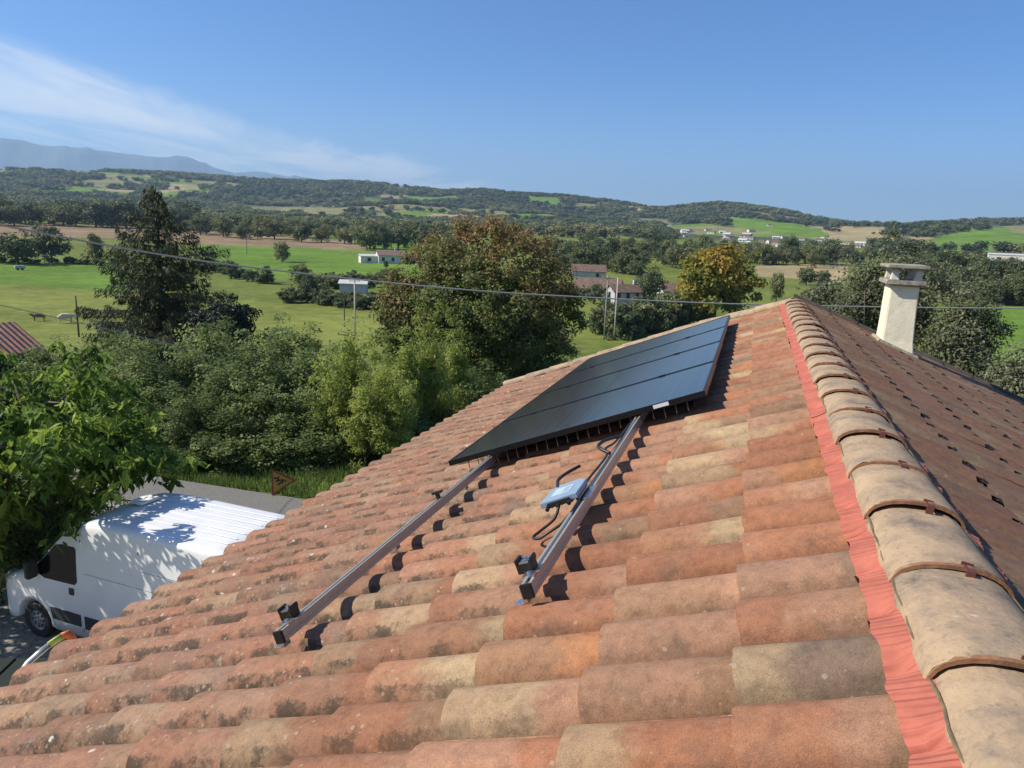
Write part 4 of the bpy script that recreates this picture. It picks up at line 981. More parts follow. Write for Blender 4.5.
# thicket along the lane: separate shrubs of four habits
def shrub_tpl(seed, mat, nc, per, ll, lw, rad, clump, tf=0, four=False):
    P, o_, t_, C = crown_points(seed, nc, per, rad, (0, 0, rad[2]*.95), clump, .75, .35)
    return leaf_cloud('crown', LEAF[mat], P, o_, ll, lw, t_+tf, four=four, seed=seed), trunk_mesh(seed, rad[2]*2, .05, (0, 0, rad[2]*.95), rad, 7, z_fork=.12)
ST = [shrub_tpl(61, 'hedge', 200, 85, .115, .07, (1.7, 1.6, 2.2), .36), shrub_tpl(62, 'hedge', 210, 85, .11, .065, (1.5, 1.5, 2.5), .36, .04), shrub_tpl(63, 'hedge', 190, 85, .12, .08, (1.9, 1.7, 1.9), .40, .08)]
BT_ = [shrub_tpl(64, 'bamboo', 120, 80, .15, .045, (.85, .85, 2.5), .34), shrub_tpl(65, 'bamboo', 130, 80, .14, .05, (1.0, 1.0, 2.2), .36, -.08)]
def thicket(lst, tpls, name, label, group, cat='shrub', rows=None):
    lst = sorted(lst); cnt_ = {}
    for px, ytop, depth, w in lst:
        tp = tpls[random.randrange(len(tpls))]; row = ''
        if rows: row = next(nm for lim, nm in rows if depth < lim)
        i = cnt_.get(row, 0); cnt_[row] = i+1
        c2, _, zt, _ = span(px-10, px+10, ytop, ytop+50, depth); g = float(height(c2[0], c2[1])); h = zt-g
        zmax = max(v.co.z for v in tp[1].vertices)*1.12
        tree(name, label + (' ' + row if row else '') + ', ' + ordinal(i) + ' from the left', cat, (c2[0], c2[1], g-.1), tp[0], tp[1], group, (w, w, h/zmax), random.uniform(0, 6.28), random.uniform(.06, .22) if cat == 'bamboo' else random.uniform(-.1, .1))
thicket([(150, 352, 29, 1.2), (185, 345, 31, 1.2), (215, 338, 33, 1.3), (245, 332, 34, 1.4), (275, 336, 33, 1.3), (305, 340, 32, 1.3), (330, 350, 30, 1.2), (205, 366, 28, 1.15), (235, 360, 28, 1.2), (268, 362, 27.6, 1.2), (300, 364, 27.6, 1.2), (330, 368, 28, 1.15), (355, 378, 27, 1.1),
         (222, 400, 26.0, .9), (252, 398, 25.6, .9), (284, 394, 25.6, .95), (314, 398, 25.6, .95), (342, 404, 25.8, .9), (372, 412, 25.6, .85), (130, 366, 29, 1.2), (110, 350, 36, 1.3), (80, 350, 39, 1.4), (40, 352, 41, 1.3), (165, 392, 27, 1.0), (193, 402, 26, .9), (400, 398, 27, 1.0), (440, 398, 29, 1.1), (420, 410, 26.5, .9),
         (232, 428, 25.1, 1.0), (262, 432, 25.0, 1.0), (296, 428, 25.0, 1.05), (330, 430, 25.1, 1.0), (205, 430, 25.2, .95)],
        ST, 'thicket_shrub', 'leafy green thicket shrub', 'shrubs of the roadside thicket', rows=[(25.3, 'low at the verge of the lane'), (26.6, 'in the front row by the lane'), (30.5, 'in the middle row behind the lane'), (99, 'in the back row below the meadow')])
thicket([(350, 335, 26, 1.0), (385, 356, 25, .8), (408, 330, 27, .95), (432, 326, 27.5, .95), (455, 332, 29, .9), (335, 362, 25, .8), (365, 372, 24, .8), (395, 382, 24, .8)], BT_, 'bamboo_clump', 'bright yellow green clump before the autumn tree', 'yellow green clumps before the autumn tree', 'bamboo')
thicket([(470, 372, 31, .9), (505, 366, 33, 1), (540, 360, 35, 1), (575, 352, 37, 1.0), (490, 385, 29, .8)], ST, 'thicket_shrub', 'dark shrub at the foot of the autumn tree behind the eave', 'shrubs under the autumn tree')
thicket([(-10, 470, 17, .7), (14, 478, 17.5, .6), (40, 480, 18.5, .7), (-30, 440, 18, .8), (62, 478, 19.0, .6)], ST, 'garden_shrub', 'shaded shrub behind the van under the broadleaf tree', 'shrubs behind the van')

# the broadleaf tree over the van: long leaves in hanging tufts
def tufts(seed, C, per, ll, hang):
    r = np.random.default_rng(seed); P, AX, OW, TN = [], [], [], []
    for c in C:
        t = .42+.22*r.normal(); ln = .35+.35*r.random(); dirx = r.normal(size=3); dirx[2] = -abs(dirx[2])*.5-hang; dirx /= np.linalg.norm(dirx)
        s = r.random(per); c2 = c + dirx*(s*ln)[:, None]; ph = r.random(per)*6.28
        od = np.stack([np.cos(ph), np.sin(ph), r.normal(size=per)*.3], 1); c2 = c2 + od*(.10+.05*r.random((per, 1)))
        P.append(c2); OW.append(od*.5+np.array([0, 0, .5])); AX.append(od*.75+np.array([0, 0, -.75])+dirx*.3); TN.append(np.clip(t+.1*r.normal(size=per)-.1*s+.12, 0, 1))
    return np.concatenate(P), np.concatenate(AX), np.concatenate(OW), np.concatenate(TN)
tb = np.array([-14.4, 11.9, 0.0]); r = np.random.default_rng(71)
d = r.normal(size=(900, 3)); d /= np.linalg.norm(d, axis=1)[:, None]; d = d[d[:, 2] > -.75]
C = np.array([0, -1.7, 3.25]) + d*np.array([3.2, 4.1, 1.75])*((.45+.55*r.random(len(d))**.5)*(1+.16*np.sin(4*np.arctan2(d[:, 1], d[:, 0])+1)))[:, None]
C = C[(C[:, 2] > 1.9) | (np.hypot(C[:, 0]-2.2, C[:, 1]+1.6) > 1.5)]
def branch(p0, p1, n): return [np.array(p0)*(1-s)+np.array(p1)*s + r.normal(size=3)*.16 for s in np.linspace(.3, 1, n)]
d2 = r.normal(size=(84, 3)); d2 /= np.linalg.norm(d2, axis=1)[:, None]
C = np.concatenate([C[r.random(len(C)) < .66], np.array([-12.5, 8.3, 4.05]) - tb + d2*np.array([2.5, 1.5, .7])*r.random((84, 1))**.5])
EX = []
for px, py, dep in [(110, 478, 13.6), (86, 515, 13.2), (150, 462, 14.2), (185, 455, 15), (60, 430, 13.5), (160, 480, 14.6), (20, 420, 13), (95, 440, 13.4)]:
    dd_ = ray(px, py); e_ = CAM+dd_*dep - tb; EX += branch((0, -.3, 3.4), e_, 9)
C = np.concatenate([C, np.array(EX)])
P, AX, OW, TN = tufts(72, C, 20, .19, .35)
cr = leaf_cloud('crown', LEAF['mulberry'], P, OW, .25, .105, TN, .35, 0, True, AX, 73)
mbt = MB(); mbt.tube([(0, 0, -.4), (0, 0, 0), (.05, -.05, 1.7), (0, -.3, 3.0), (-.1, -.6, 4.4)], [.17, .15, .125, .10, .02], 8)
for k_ in range(0, len(C), 9): mbt.tube([(0, -.25, 2.6+1.2*r.random()), np.array([0, -.3, 3.3])*.4+C[k_]*.6+np.array([0, 0, .2]), C[k_]], [.05, .028, .008], 5, cap=False)
tree('broadleaf_tree', 'bright green long leaved tree overhanging the white van', 'tree', tuple(tb), cr, mbt.mesh('trunk', M_bark, smooth=True, fix=False))

# grass on the verge and in the foreground of the lane
gr = np.random.default_rng(81); n = 16000
gx = gr.uniform(-24, 2, n); gy = np.interp(gx, [-24, -17, -12.5, -4, 2], [16.25, 17.25, 17.35, 17.55, 17.5]) + gr.random(n)**1.4*4.2; gz = height(gx, gy)
h_ = .12+.26*gr.random(n)*(.5+.9*vnoise(gx*1.2, gy*1.2)); th = gr.random(n)*6.28; dx, dy = np.cos(th), np.sin(th)
bx_, by_ = gr.normal(size=n)*.09, gr.normal(size=n)*.09; w_ = .012+.012*gr.random(n)
V = np.stack([np.stack([gx-dx*w_, gy-dy*w_, gz-.02], -1), np.stack([gx+dx*w_, gy+dy*w_, gz-.02], -1), np.stack([gx+bx_, gy+by_, gz+h_], -1)], 1).reshape(-1, 3)
mgr = leafmat('verge_grass', [(.05, .085, .02), (.10, .165, .035), (.20, .26, .08)], .3)
gl = link('verge_grass', mesh_np('verge_grass', V, np.arange(3*n).reshape(-1, 3), False, [mgr], {'leaf_tint': ('FACE', np.clip(.5+.2*gr.normal(size=n), 0, 1))})); tag(gl, 'long green grass on the verge of the lane', 'grass', kind='stuff')


# ------------------------------------------------------------------ van
def van():
    t0 = thing('van', 'white panel van with dappled tree shade parked in the gravel yard', 'van', (-12.93, 10.42, 0), R(-3.5))
    LN, WB0, WB1 = 5.41, .96, 4.41
    st = sorted(set([0, .03, .1, .22, .4, .55] + [round(WB0+.44*math.cos(a), 3) for a in np.linspace(0, math.pi, 11)] + [1.5, 1.75, 2.0, 2.3, 2.7, 3.2, 3.7] + [round(WB1+.44*math.cos(a), 3) for a in np.linspace(0, math.pi, 11)] + [5.0, 5.3, 5.38, 5.41]))
    ztop = lambda x: float(np.interp(x, [0, .03, .1, .25, .6, .95, 1.3, 1.75, 2.05, 2.4, 3.0, 5.3, 5.38, 5.41], [.80, .90, 1.0, 1.10, 1.24, 1.36, 1.74, 2.20, 2.40, 2.49, 2.53, 2.52, 2.48, 2.40]))
    def zbot(x):
        z = float(np.interp(x, [0, .2, .5, 5.0, 5.41], [.32, .26, .30, .34, .40]))
        for w in (WB0, WB1):
            d = abs(x-w)
            if d < .4401: z = max(z, .34+math.sqrt(max(0, .44**2-d*d)))
        return z
    def hw(x, z): return (1.02 - .10*max(0, (z-1.15)/1.3)**1.4) - .16*max(0, 1-x/.5)**2 - .05*max(0, 1-(5.41-x)/.12)**2
    rings = []
    for x in st:
        zb_, zt = zbot(x), ztop(x); rc = min(.13, (zt-zb_)*.3); ring = []
        for q in np.linspace(0, 1, 8): z = zb_+(zt-rc-zb_)*q; ring.append((-hw(x, z), z))
        w1 = hw(x, zt-rc)
        for a in np.linspace(0, math.pi/2, 5)[1:]: ring.append((-(w1-rc)-rc*math.cos(a), zt-rc+rc*math.sin(a)))
        for q in (-.5, 0, .5): ring.append((q*(w1-rc)*1.1, zt+.02*(1-q*q*2)))
        ring += [(-y, z) for y, z in reversed(ring[:12])]
        rings.append([(x, y, z) for y, z in ring])
    n = len(rings[0]); V = [v for g in rings for v in g]; Fs = []
    for i in range(len(rings)-1):
        for j in range(n-1): Fs.append((i*n+j, i*n+j+1, (i+1)*n+j+1, (i+1)*n+j))
        Fs.append((i*n+n-1, i*n, (i+1)*n, (i+1)*n+n-1))
    Fs += [tuple(range(n)), tuple((len(rings)-1)*n+j for j in range(n-1, -1, -1))]
    b = MB().add(V, Fs).build('body', M_white, t0, smooth=True)
    def side(poly, name, mat, par=t0, off=.006, sgn=-1, dep=.02):
        V = [(x, sgn*(hw(x, z)+off), z) for x, z in poly]+[(x, sgn*(hw(x, z)-dep), z) for x, z in poly]; m_ = len(poly)
        return MB().add(V, [tuple(range(m_)), tuple(range(2*m_-1, m_-1, -1))]+[(i, m_+i, m_+(i+1) % m_, (i+1) % m_) for i in range(m_)]).build(name, mat, par)
    for sg in (-1, 1):
        side([(1.12, 1.36), (1.10, 1.46), (1.60, 1.96), (1.74, 2.0), (2.06, 2.0), (2.10, 1.96), (2.12, 1.36), (2.06, 1.30), (1.3, 1.28)], 'door_window', M_glass_dark, sgn=sg)
        side([(1.45, .52), (2.15, .52), (2.15, .74), (1.40, .74)], 'trim_strip', M_trim, sgn=sg, off=.02); side([(2.26, .50), (3.92, .50), (3.92, .74), (2.26, .74)], 'trim_strip', M_trim, sgn=sg, off=.02)
        side([(1.93, 1.10), (2.03, 1.10), (2.03, 1.22), (1.93, 1.22)], 'door_handle', M_trim, sgn=sg, off=.022)
        for x0, x1, z0, z1 in ((2.188, 2.210, .42, 2.16), (3.545, 3.567, .42, 2.2)): side([(x0, z0), (x1, z0), (x1, z1), (x0, z1)], 'door_seam', plain('seam_grey', (.12, .12, .13), .7), sgn=sg, off=.003)
        for x0, x1, z in ((2.3, 5.25, 1.55), (3.6, 5.3, 1.86)): side([(x0, z), (x1, z), (x1, z+.012), (x0, z+.012)], 'body_crease', plain('seam_grey2', (.36, .36, .37), .7), sgn=sg, off=.003)
        mb = MB(); mb.box((1.13, sg*1.13, 1.46), (.12, .22, .34)); mb.box((1.15, sg*1.02, 1.38), (.06, .12, .08)); mb.build('mirror', M_trim, t0, bevel=.03, seg=3)
        mb = MB(); mb.box((.22, sg*.80, .98), (.36, .22, .22)); mb.build('headlight', M_lamp, t0, bevel=.05, seg=3)
        mb = MB(); mb.box((.42, sg*.965, .46), (.34, .09, .22))
        for w in (WB0, WB1):
            wh = link('wheel', None, t0, (w, sg*.90, .34))
            mb = MB(); A = np.linspace(0, 2*math.pi, 29)[:-1]; prf = [(.20, -.09), (.31, -.105), (.345, -.08), (.35, 0), (.345, .08), (.31, .105), (.20, .09)]
            V = [(r_*math.cos(a), y, r_*math.sin(a)) for a in A for r_, y in prf]; m_ = len(prf)
            mb.add(V, [(i*m_+j, i*m_+j+1, ((i+1) % 28)*m_+j+1, ((i+1) % 28)*m_+j) for i in range(28) for j in range(m_-1)]); mb.build('tyre', M_rubber, wh, smooth=True)
            mb = MB(); prf = [(.225, -.085), (.215, -.055), (.15, -.05), (.10, -.078), (.055, -.082), (.0, -.082)]
            V = [(r_*math.cos(a), sg*-y if sg > 0 else y, r_*math.sin(a)) for a in A for r_, y in prf]; m_ = len(prf)
            mb.add(V, [(i*m_+j, i*m_+j+1, ((i+1) % 28)*m_+j+1, ((i+1) % 28)*m_+j) for i in range(28) for j in range(m_-1)]); mb.build('rim', plain('wheel_rim', (.30, .30, .30), .5, .4), wh, smooth=True)
            mb = MB()
            for q in range(8): a = q*math.pi/4; mb.tube([(.125*math.cos(a), sg*.064, .125*math.sin(a)), (.125*math.cos(a), sg*.075, .125*math.sin(a))], .024, 8)
            for q in range(5): a = q*2*math.pi/5; mb.tube([(.065*math.cos(a), sg*.08, .065*math.sin(a)), (.065*math.cos(a), sg*.092, .065*math.sin(a))], .012, 6)
            mb.build('wheel_nut', M_trim, wh)
    mb = MB(); mb.box((.10, 0, .46), (.26, 1.62, .24)); mb.build('bumper', M_trim, t0, bevel=.06, seg=3)
    V = []
    for x in (.98, 1.3, 1.7, 1.86):
        z = ztop(x)+.012; w = hw(x, z)-.15; V += [(x-.012, -w, z), (x-.012, w, z)]
    MB().add(V, [(0, 1, 3, 2), (2, 3, 5, 4), (4, 5, 7, 6)]).build('windscreen', M_glass_dark, t0)
    for q in np.linspace(-.62, .62, 7):
        mb = MB(); mb.tube([(2.75, q, 2.533+.02*(1-2*(q/1)**2)), (5.2, q, 2.535+.02*(1-2*(q/1)**2))],   .014, 6, flat=(1, .45)); mb.build('roof_rib', M_white, t0)
    mb = MB(); mb.box((2.5, .2, 2.565), (.30, .42, .05)); mb.build('roof_vent', M_roofpaint, t0, bevel=.015)
van()

# roadworks sign leaning on its side on the verge
sg0 = gp(272, 496); sgn = thing('warning_sign', 'yellow triangular roadworks sign turned on its side on the grass verge', 'road sign', (sg0[0], sg0[1], sg0[2]), R(48))
def tri(sc, d0, d1, ox=0): 
    c = np.array([.22, .40]); P_ = [c+(np.array(p)-c)*sc for p in ((0, 0), (0, .80), (.69, .40))]; return [(p[0], p[1]) for p in P_], d0, d1
mb = MB(); p_, a_, b_ = tri(1, -.012, .012); mb.prism(p_, a_, b_, ax=1); mb.build('border', plain('red_brown_border', (.26, .05, .03), .5), sgn)
mb = MB(); p_, a_, b_ = tri(.78, -.016, -.0125); mb.prism(p_, a_, b_, ax=1); fce = mb.build('face', plain('sign_yellow', (.46, .27, .03), .5), sgn)
mb = MB()
for p_ in ([(.14, .33), (.18, .30), (.30, .36), (.27, .41)], [(.10, .42), (.14, .40), (.30, .43), (.30, .47), (.14, .46)], [(.27, .36), (.31, .35), (.36, .45), (.31, .47)], [(.17, .46), (.21, .46), (.22, .56), (.18, .56)], [(.36, .38), (.40, .38), (.41, .44), (.37, .44)], [(.06, .50), (.20, .47), (.20, .50), (.08, .56)]):
    mb.prism(p_, -.0185, -.0162, ax=1)
mb.build('pictogram', M_black, fce)
mb = MB(); mb.tube([(.02, .03, -.05), (.02, .015, .80)], .018, 6); mb.tube([(.02, .03, .55), (.10, .50, 0)], .012, 6); mb.build('stand', M_trim, sgn)
sgn.rotation_euler = (R(-6), 0, R(40))

# bent pole with a taped tip hooked at the eave, and the dark box below it
def pp(px, py, dep): return CAM + ray(px, py)*dep
bp_ = thing('bent_pole', 'bent grey metal bar with orange and yellow green tip at the eave', 'metal bar', tuple(pp(10, 692, 4.05)))
b0 = np.array(bp_.location)
pts = [pp(4, 697, 4.0), pp(12, 688, 4.04), pp(20, 675, 4.1), pp(28, 663, 4.16), pp(38, 654, 4.2), pp(49, 645, 4.24)]
lowp = [np.array([pts[0][0]-.30, pts[0][1]-.1, .0]), np.array([pts[0][0]-.22, pts[0][1]-.08, pts[0][2]-.5])]
mb = MB(); mb.tube([p-b0 for p in lowp+pts], .020, 8, flat=(.55, 1)); mb.build('bar', M_alu, bp_, smooth=True)
mb = MB(); mb.tube([p-b0 for p in (pts[-1], pp(57, 639.5, 4.27), pp(63, 636, 4.29))], .0225, 8, flat=(.55, 1)); mb.build('green_band', plain('yellow_green_tape', (.36, .42, .10), .6), bp_, smooth=True)
mb = MB(); mb.tube([p-b0 for p in (pp(62, 636.5, 4.285), pp(68, 633.5, 4.31), pp(71.5, 638, 4.32), pp(72, 652, 4.33))], .025, 8, flat=(.7, 1)); mb.build('orange_tip', plain('orange_tape', (.62, .13, .035), .55), bp_, smooth=True)
bx0 = thing('dark_box', 'flat topped dark green storage box in the yard below the eave', 'box', (-9.55, 6.55, 0), R(21))
mb = MB(); mb.box((0, 0, .62), (3.0, 1.5, 1.24)); mb.build('box_body', plain('dark_green_box', (.010, .016, .012), .7), bx0, bevel=.02)
mb = MB(); mb.box((-.75, 0, 1.27), (1.48, 1.56, .06)); mb.box((.76, 0, 1.27), (1.48, 1.56, .06)); mb.build('lid', plain('dark_lid', (.014, .022, .018), .6), bx0, bevel=.01)

# ------------------------------------------------------------------ buildings
M_wallw = plain('white_wall', (.58, .57, .53), .9, noise=.14, scale=.6); M_wallc = plain('grey_white_wall', (.40, .41, .41), .9, noise=.18, scale=.5)
M_rtile = plain('far_tile_roof', (.18, .125, .095), .9, noise=.3, scale=1.2, bump=.4); M_rtile2 = plain('red_tile_roof', (.155, .098, .074), .9, noise=.5, scale=1.5, bump=.4)
M_roofg = plain('pale_sheet_roof', (.50, .50, .48), .7, noise=.1, scale=.5); M_wood = plain('old_dark_boards', (.05, .04, .032), .9, noise=.4, scale=4); M_win = plain('dark_opening', (.02, .022, .025), .3)
def house_at(p, name, label, Lx, Wy, hw_, hr, rz, wall, roof, wins=(), chim=None, group=None, cat='house', door=None, ov=.4):
    t0 = thing(name, label, cat, tuple(p), rz, group)
    prof = [(-Wy/2, -1.0), (Wy/2, -1.0), (Wy/2, hw_), (0, hw_+hr), (-Wy/2, hw_)]
    MB().prism(prof, -Lx/2, Lx/2, ax=0).build('wall', wall, t0)
    mb = MB(); sl_ = hr/(Wy/2); th_ = .16
    for s_ in (-1, 1):
        y1 = s_*(Wy/2+ov); z1 = hw_-ov*sl_
        q = [(-Lx/2-ov, 0, hw_+hr+.03), (Lx/2+ov, 0, hw_+hr+.03), (Lx/2+ov, y1, z1+.03), (-Lx/2-ov, y1, z1+.03)]; q2 = [(x, y, z+th_) for x, y, z in q]
        mb.add(q+q2, [(3, 2, 1, 0), (4, 5, 6, 7), (0, 1, 5, 4), (1, 2, 6, 5), (2, 3, 7, 6), (3, 0, 4, 7)])
    mb.build('roof', roof, t0)
    for sd, x, z, w, h in wins:      # sd: 'f' front (-y), 'l'/'r' gable
        mb = MB()
        if sd == 'f': mb.box((x, -Wy/2-.02, z), (w, .10, h))
        else: mb.box(((-1 if sd == 'l' else 1)*(Lx/2+.02), x, z), (.10, w, h))
        wn = mb.build('window', M_win, t0)
        mb = MB()
        if sd == 'f': mb.box((x, -Wy/2-.06, z-h/2-.08), (w+.3, .16, .10))
        else: mb.box(((-1 if sd == 'l' else 1)*(Lx/2+.06), x, z-h/2-.08), (.16, w+.3, .10))
        mb.build('sill', wall, wn)
    if chim: mb = MB(); mb.box((chim, .3, hw_+hr+.4), (.8, .6, 1.6)); mb.build('chimney', wall, t0)
    return t0
def face(p, extra=0): return -math.atan2(p[0], p[1]) + extra
def off(p, dx, dy, rz): return np.array([p[0]+dx*math.cos(rz)-dy*math.sin(rz), p[1]+dx*math.sin(rz)+dy*math.cos(rz), p[2]])
p = gp(391, 263); z = face(p, .2); house_at(p, 'farmhouse', 'white gabled house in the green field left of the autumn tree', 12, 8, 3.3, 2.0, z, M_wallw, M_rtile, [('f', -4, 1.7, 1.2, 1.5), ('f', 0, 1.7, 1.2, 1.5), ('f', 4, 1.7, 1.2, 1.5), ('l', 0, 2.4, 1.2, 1.4)], 2)
q = off(p, 12, -1, z); house_at(q, 'outbuilding', 'low white annexe with brown roof beside the white gabled house', 11, 6, 2.0, 1.5, z, M_wallw, M_rtile, [('f', -3, 1.2, 2.4, 1.8), ('f', 2, 1.2, 2.4, 1.8)], cat='annexe')
q = off(p, -9.5, 1, z); house_at(q, 'outbuilding', 'small white flat lean to at the left end of the white gabled house', 7, 6, 2.7, .7, z, M_wallw, M_roofg, [('f', 0, 1.4, 1.4, 1.4)], cat='annexe')
p = gp(598, 298); z = face(p, -.12); house_at(p, 'barn', 'long farm building with a big red brown tile roof', 12, 8, 2.8, 2.4, z, M_wallc, M_rtile2, [('f', 2.2, 2.2, 1.4, 1.6), ('f', -3, 1.6, 1.6, 2)], cat='barn')
p = gp(622, 305); z = face(p, .55); house_at(p, 'farmhouse', 'pale blue white farmhouse with red roof in front of the long barn', 7.4, 5.0, 3.4, 1.5, z, M_wallc, M_rtile2, [('f', -2.6, 2.4, .9, 1.5), ('f', 0, 2.4, .9, 1.5), ('f', 2.6, 2.4, .9, 1.5), ('l', 0, 2.6, .9, 1.3)], 3.4)
p = gp(588, 278); z = face(p, .1); house_at(p, 'barn', 'rear farm shed with a dull red roof behind the long barn', 12, 8, 2.6, 2.2, z, M_wallc, M_rtile2, [('f', 3, 1.4, 1.2, 1.2)], cat='barn')
p = gp(676, 300); z = face(p, .3); house_at(p, 'outbuilding', 'red roofed building half hidden behind the orange tree', 9, 7, 2.6, 2.0, z, M_wallc, M_rtile2, [('f', 0, 1.4, 1.2, 1.3)], cat='house')
p = gp(354, 293); z = face(p, -.15); house_at(p, 'shed', 'pale corrugated shed among scrub beyond the slim pole', 6.6, 4.0, 2.5, .7, z, M_wallc, M_roofg, [('l', 0, 1.4, 1.6, 2.2)], cat='shed')
M_rtile3 = plain('ribbed_tile_roof', (.30, .15, .11), .9, noise=.4, scale=5); t = M_rtile3.node_tree; g_ = N(t, 'ShaderNodeTexCoord'); wv = N(t, 'ShaderNodeTexWave', bands_direction='X'); wv.inputs['Scale'].default_value = 1.1; t.links.new(g_.outputs['Object'], wv.inputs['Vector'])
bp = N(t, 'ShaderNodeBump'); bp.inputs['Distance'].default_value = .12; bp.inputs['Strength'].default_value = 1; t.links.new(wv.outputs['Fac'], bp.inputs['Height']); t.links.new(bp.outputs[0], t.nodes['Principled BSDF'].inputs['Normal'])
c2, w_, zt, zb_ = span(-72, 22, 323, 352, 44); g = float(height(c2[0], c2[1])); house_at(np.array([c2[0], c2[1], g]), 'shed', 'dark wooden shed with red tile roof at the left edge', w_*1.7, 4.0, zt-g-1.3, 1.0, face(c2, .5), M_wood, M_rtile3, [('r', 0, 1.2, .7, .7)], cat='shed', ov=.35)
rv = np.random.default_rng(91)
for i, px in enumerate(sorted(rv.uniform(672, 860) if i < 38 else rv.uniform(600, 690) for i in range(46))):
    py = np.interp(px, [600, 690, 760, 860], [226, 232, 240, 246]) + rv.normal()*3.2
    p = gp(px, py); k = float((p-CAM)@FWD)/F; w = rv.uniform(5, 9.5)*k
    if p[2] > H+110: continue
    house_at(p, 'village_house', 'small pale village house below the wooded hill, ' + ordinal(i) + ' from the left', w, w*.62, w*.26, w*.16, face(p, rv.uniform(-.6, .6)), M_wallw, M_rtile if rv.random() < .6 else M_roofg, [('f', -w*.2, w*.13, w*.12, w*.1), ('f', w*.2, w*.13, w*.12, w*.1)], group='village houses across the valley', ov=.5)
for px, py, w, lb in [(470, 188, 6, 'tiny white house on the skyline above the autumn tree'), (412, 203, 6, 'tiny pale farm on the hillside left of the autumn tree'), (606, 206, 7, 'tiny white house on the hillside near the skyline dip'), (372, 193, 5, 'tiny white house high on the wooded hill at left centre'), (224, 191, 6, 'tiny pale house on the far hill right of the spruce'), (310, 195, 6, 'tiny white farm in the woods left of the skyline bump'),
        (668, 226, 8, 'pale house at the foot of the wood left of the village'), (636, 224, 7, 'white house alone on the slope left of the village'), (770, 226, 6, 'brown roofed farm in the middle of the hill field'), (876, 221, 9, 'pale building on the far skyline behind the chimney'), (905, 240, 6, 'white house at the wood edge above the chimney cap')]:
    p = gp(px, py); k = float((p-CAM)@FWD)/F; w = w*k; house_at(p, 'farm', lb, w, w*.6, w*.26, w*.16, face(p, rv.uniform(-.5, .5)), M_wallw, M_rtile, [('f', 0, w*.13, w*.12, w*.1)], ov=.5)
p = gp(1008, 262); k = float((p-CAM)@FWD)/F; house_at(p, 'warehouse', 'long low white warehouse at the right edge of the valley', 36*k, 18*k, 7*k, 1.2*k, face(p, .1), M_wallw, M_roofg, [('f', -9*k, 3*k, 4*k, 3*k), ('f', 2*k, 3*k, 4*k, 3*k)], cat='warehouse')

# ------------------------------------------------------------------ poles, wires, cattle and small things
M_pole = plain('weathered_pole', (.26, .24, .21), .9, noise=.25, scale=3); M_polec = plain('concrete_pole', (.42, .40, .36), .9, noise=.15, scale=2); M_wire = plain('pale_wire', (.40, .39, .36), .5)
def pole(px, pyb, pyt, label, arm=True, mat=M_pole, r0=.13):
    p = gp(px, pyb); k = float((p-CAM)@FWD)/F; h = (pyb-pyt)*k
    t0 = thing('utility_pole', label, 'utility pole', tuple(p), face(p)); MB().tube([(0, 0, -.6), (0, 0, h)], [r0, r0*.7], 8).build('shaft', mat, t0, smooth=True)
    if arm:
        mb = MB(); mb.box((0, -.12, h-.35), (1.7, .10, .10)); cr_ = mb.build('crossarm', mat, t0)
        for x in (-.75, 0, .75): mb = MB(); mb.tube([(x, -.12, h-.30), (x, -.12, h-.05)], [.05, .07], 6); mb.build('insulator', M_conc_pale, cr_)
pole(355, 334, 279, 'slim pale utility pole standing before the meadow scrub', True, M_polec, .15)
pole(344.5, 327, 298, 'short dark post left of the slim utility pole', False, M_wood, .10)
pole(79, 337, 296, 'dark wooden pole in the pasture near the cows', False, M_wood, .13)
pole(604, 340, 276, 'left one of the twin poles before the farmhouse', True, M_pole, .14); pole(614, 340, 278, 'right one of the twin poles, braced, before the farmhouse', False, M_polec, .13)
pole(247, 254, 233, 'thin far pole at the edge of the ploughed field', False, M_wood, .12)
def wire(pts, r, label, mat):
    P = [pp(*q) for q in pts]; P = [2*P[0]-P[1]]+P+[2*P[-1]-P[-2]]; o_ = []
    for i in range(1, len(P)-2):
        for k in range(12):
            s = k/12; o_.append(.5*((2*P[i])+(-P[i-1]+P[i+1])*s+(2*P[i-1]-5*P[i]+4*P[i+1]-P[i+2])*s*s+(-P[i-1]+3*P[i]-3*P[i+1]+P[i+2])*s**3))
    o_.append(P[-2]); ob = MB().tube(o_, r, 6).build('overhead_wire', mat, smooth=True); return tag(ob, label, 'wire')
wire([(-60, 214, 10.5), (0, 225, 11), (100, 244, 12), (210, 262, 13), (340, 277.5, 14), (475, 290.5, 14.6), (590, 297.5, 15), (720, 303.5, 15.2), (880, 307, 15.3), (1024, 308.5, 15.3), (1090, 308, 15.3)], [.016]*121, 'long sagging pale cable crossing the whole view before the trees', plain('twisted_cable', (.30, .29, .27), .5))
wire([(-40, 297, 17), (0, 305, 18), (60, 318.5, 19.5), (120, 332, 21), (185, 348, 23), (240, 366, 25)], .010, 'thin pale wire slanting down at the left into the thicket', M_wire)
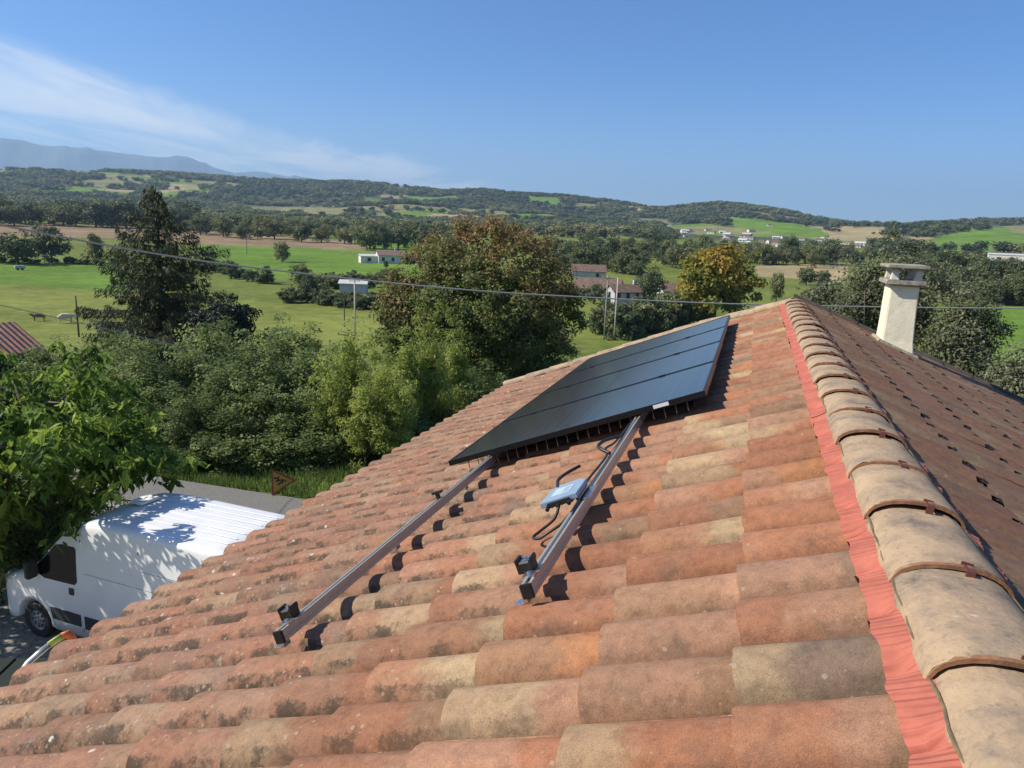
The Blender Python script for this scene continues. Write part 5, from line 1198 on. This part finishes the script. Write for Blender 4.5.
for a in ((66, 323, 10, 'cream cow grazing in the left pasture by the dark pole', (.55, .45, .33), False, True), (39, 321, 8, 'brown cow standing left of the cream one in the pasture', (.20, .11, .06), True, False)):
    px, py, hpx, lb, colr, flip, graze = a; p = gp(px, py); k = float((p-CAM)@FWD)/F; s = hpx*k/1.4
    me = bpy.data.meshes.new('cow'); hd = [(1.02, 0, 1.08), (1.25, 0, .72 if graze else 1.32), (1.42, 0, .30 if graze else 1.24)]
    Vv = [(-.05, 0, .98), (-.75, 0, 1.05), (.70, 0, 1.03)] + hd + [(-.80, .2, .85), (-.74, .22, .5), (-.80, .22, .02), (-.80, -.2, .85), (-.70, -.22, .5), (-.76, -.22, .02), (.66, .2, .78), (.68, .2, .42), (.66, .2, .02), (.66, -.2, .78), (.62, -.2, .42), (.60, -.2, .02), (-1.02, 0, .95), (-1.04, 0, .45)]
    Ee = [(0, 1), (0, 2), (2, 3), (3, 4), (4, 5), (1, 6), (6, 7), (7, 8), (1, 9), (9, 10), (10, 11), (2, 12), (12, 13), (13, 14), (2, 15), (15, 16), (16, 17), (1, 18), (18, 19)]
    rad = [.40, .34, .36, .21, .15, .09, .17, .10, .07, .17, .10, .07, .15, .09, .07, .15, .09, .07, .05, .03]
    me.from_pydata([(x*s, y*s, z*s) for x, y, z in Vv], Ee, [])
    ob = link('cow', me, loc=tuple(p), rz=face(p, math.pi if flip else 0))
    bmx = bmesh.new(); bmx.from_mesh(me); lay = bmx.verts.layers.skin.verify(); bmx.verts.ensure_lookup_table()
    for v, r_ in zip(bmx.verts, rad): v[lay].radius = (r_*s, r_*s)
    bmx.verts[0][lay].use_root = True; bmx.to_mesh(me); bmx.free()
    ob.modifiers.new('skin', 'SKIN'); sb = ob.modifiers.new('sub', 'SUBSURF'); sb.levels = 1; sb.render_levels = 1
    me.materials.append(plain('cow_hide', colr, .9)); tag(ob, lb, 'cow')
p = gp(20, 270); k = float((p-CAM)@FWD)/F; tr_ = thing('livestock_trailer', 'small pale trailer standing at the top of the pasture', 'trailer', tuple(p), face(p, .2)); s = k*9
mb = MB(); mb.box((0, 0, s*.32), (s, s*.45, s*.34)); mb.build('tank', M_wallc, tr_, bevel=.15)
for x in (-.22, .22): mb = MB(); mb.tube([(x*s, -s*.24, s*.1), (x*s, s*.24, s*.1)], s*.1, 10); mb.build('wheel', M_rubber, tr_)
for px, py, lb in ((348, 254, 'white goal posts on the meadow near the white house'), (577, 252, 'white goal posts on the green beyond the autumn tree')):
    p = gp(px, py); k = float((p-CAM)@FWD)/F; g0 = thing('goal_posts', lb, 'goal posts', tuple(p), face(p, .4)); mb = MB()
    mb.tube([(-2.8, 0, 0), (-2.8, 0, 7)], .10, 6); mb.tube([(2.8, 0, 0), (2.8, 0, 7)], .10, 6); mb.tube([(-2.8, 0, 3), (2.8, 0, 3)], .09, 6); mb.build('frame', M_wallw, g0)

# ------------------------------------------------------------------ air
bm = bmesh.new(); bmesh.ops.create_cube(bm, size=1); me = bpy.data.meshes.new('haze'); bm.to_mesh(me); bm.free()
hzb = link('haze', me, loc=(0, 0, 480)); hzb.scale = (34500, 34500, 1120); hzb['kind'] = 'stuff'
mt = bpy.data.materials.new('valley_haze'); mt.use_nodes = True; t = mt.node_tree; t.nodes.clear(); pv = N(t, 'ShaderNodeVolumePrincipled'); ou = N(t, 'ShaderNodeOutputMaterial')
pv.inputs['Color'].default_value = (.50, .74, 1.0, 1); pv.inputs['Density'].default_value = HAZE; pv.inputs['Anisotropy'].default_value = .2
t.links.new(pv.outputs[0], ou.inputs['Volume']); me.materials.append(mt)
SC.cycles.volume_step_rate = 1; SC.cycles.volume_max_steps = 64
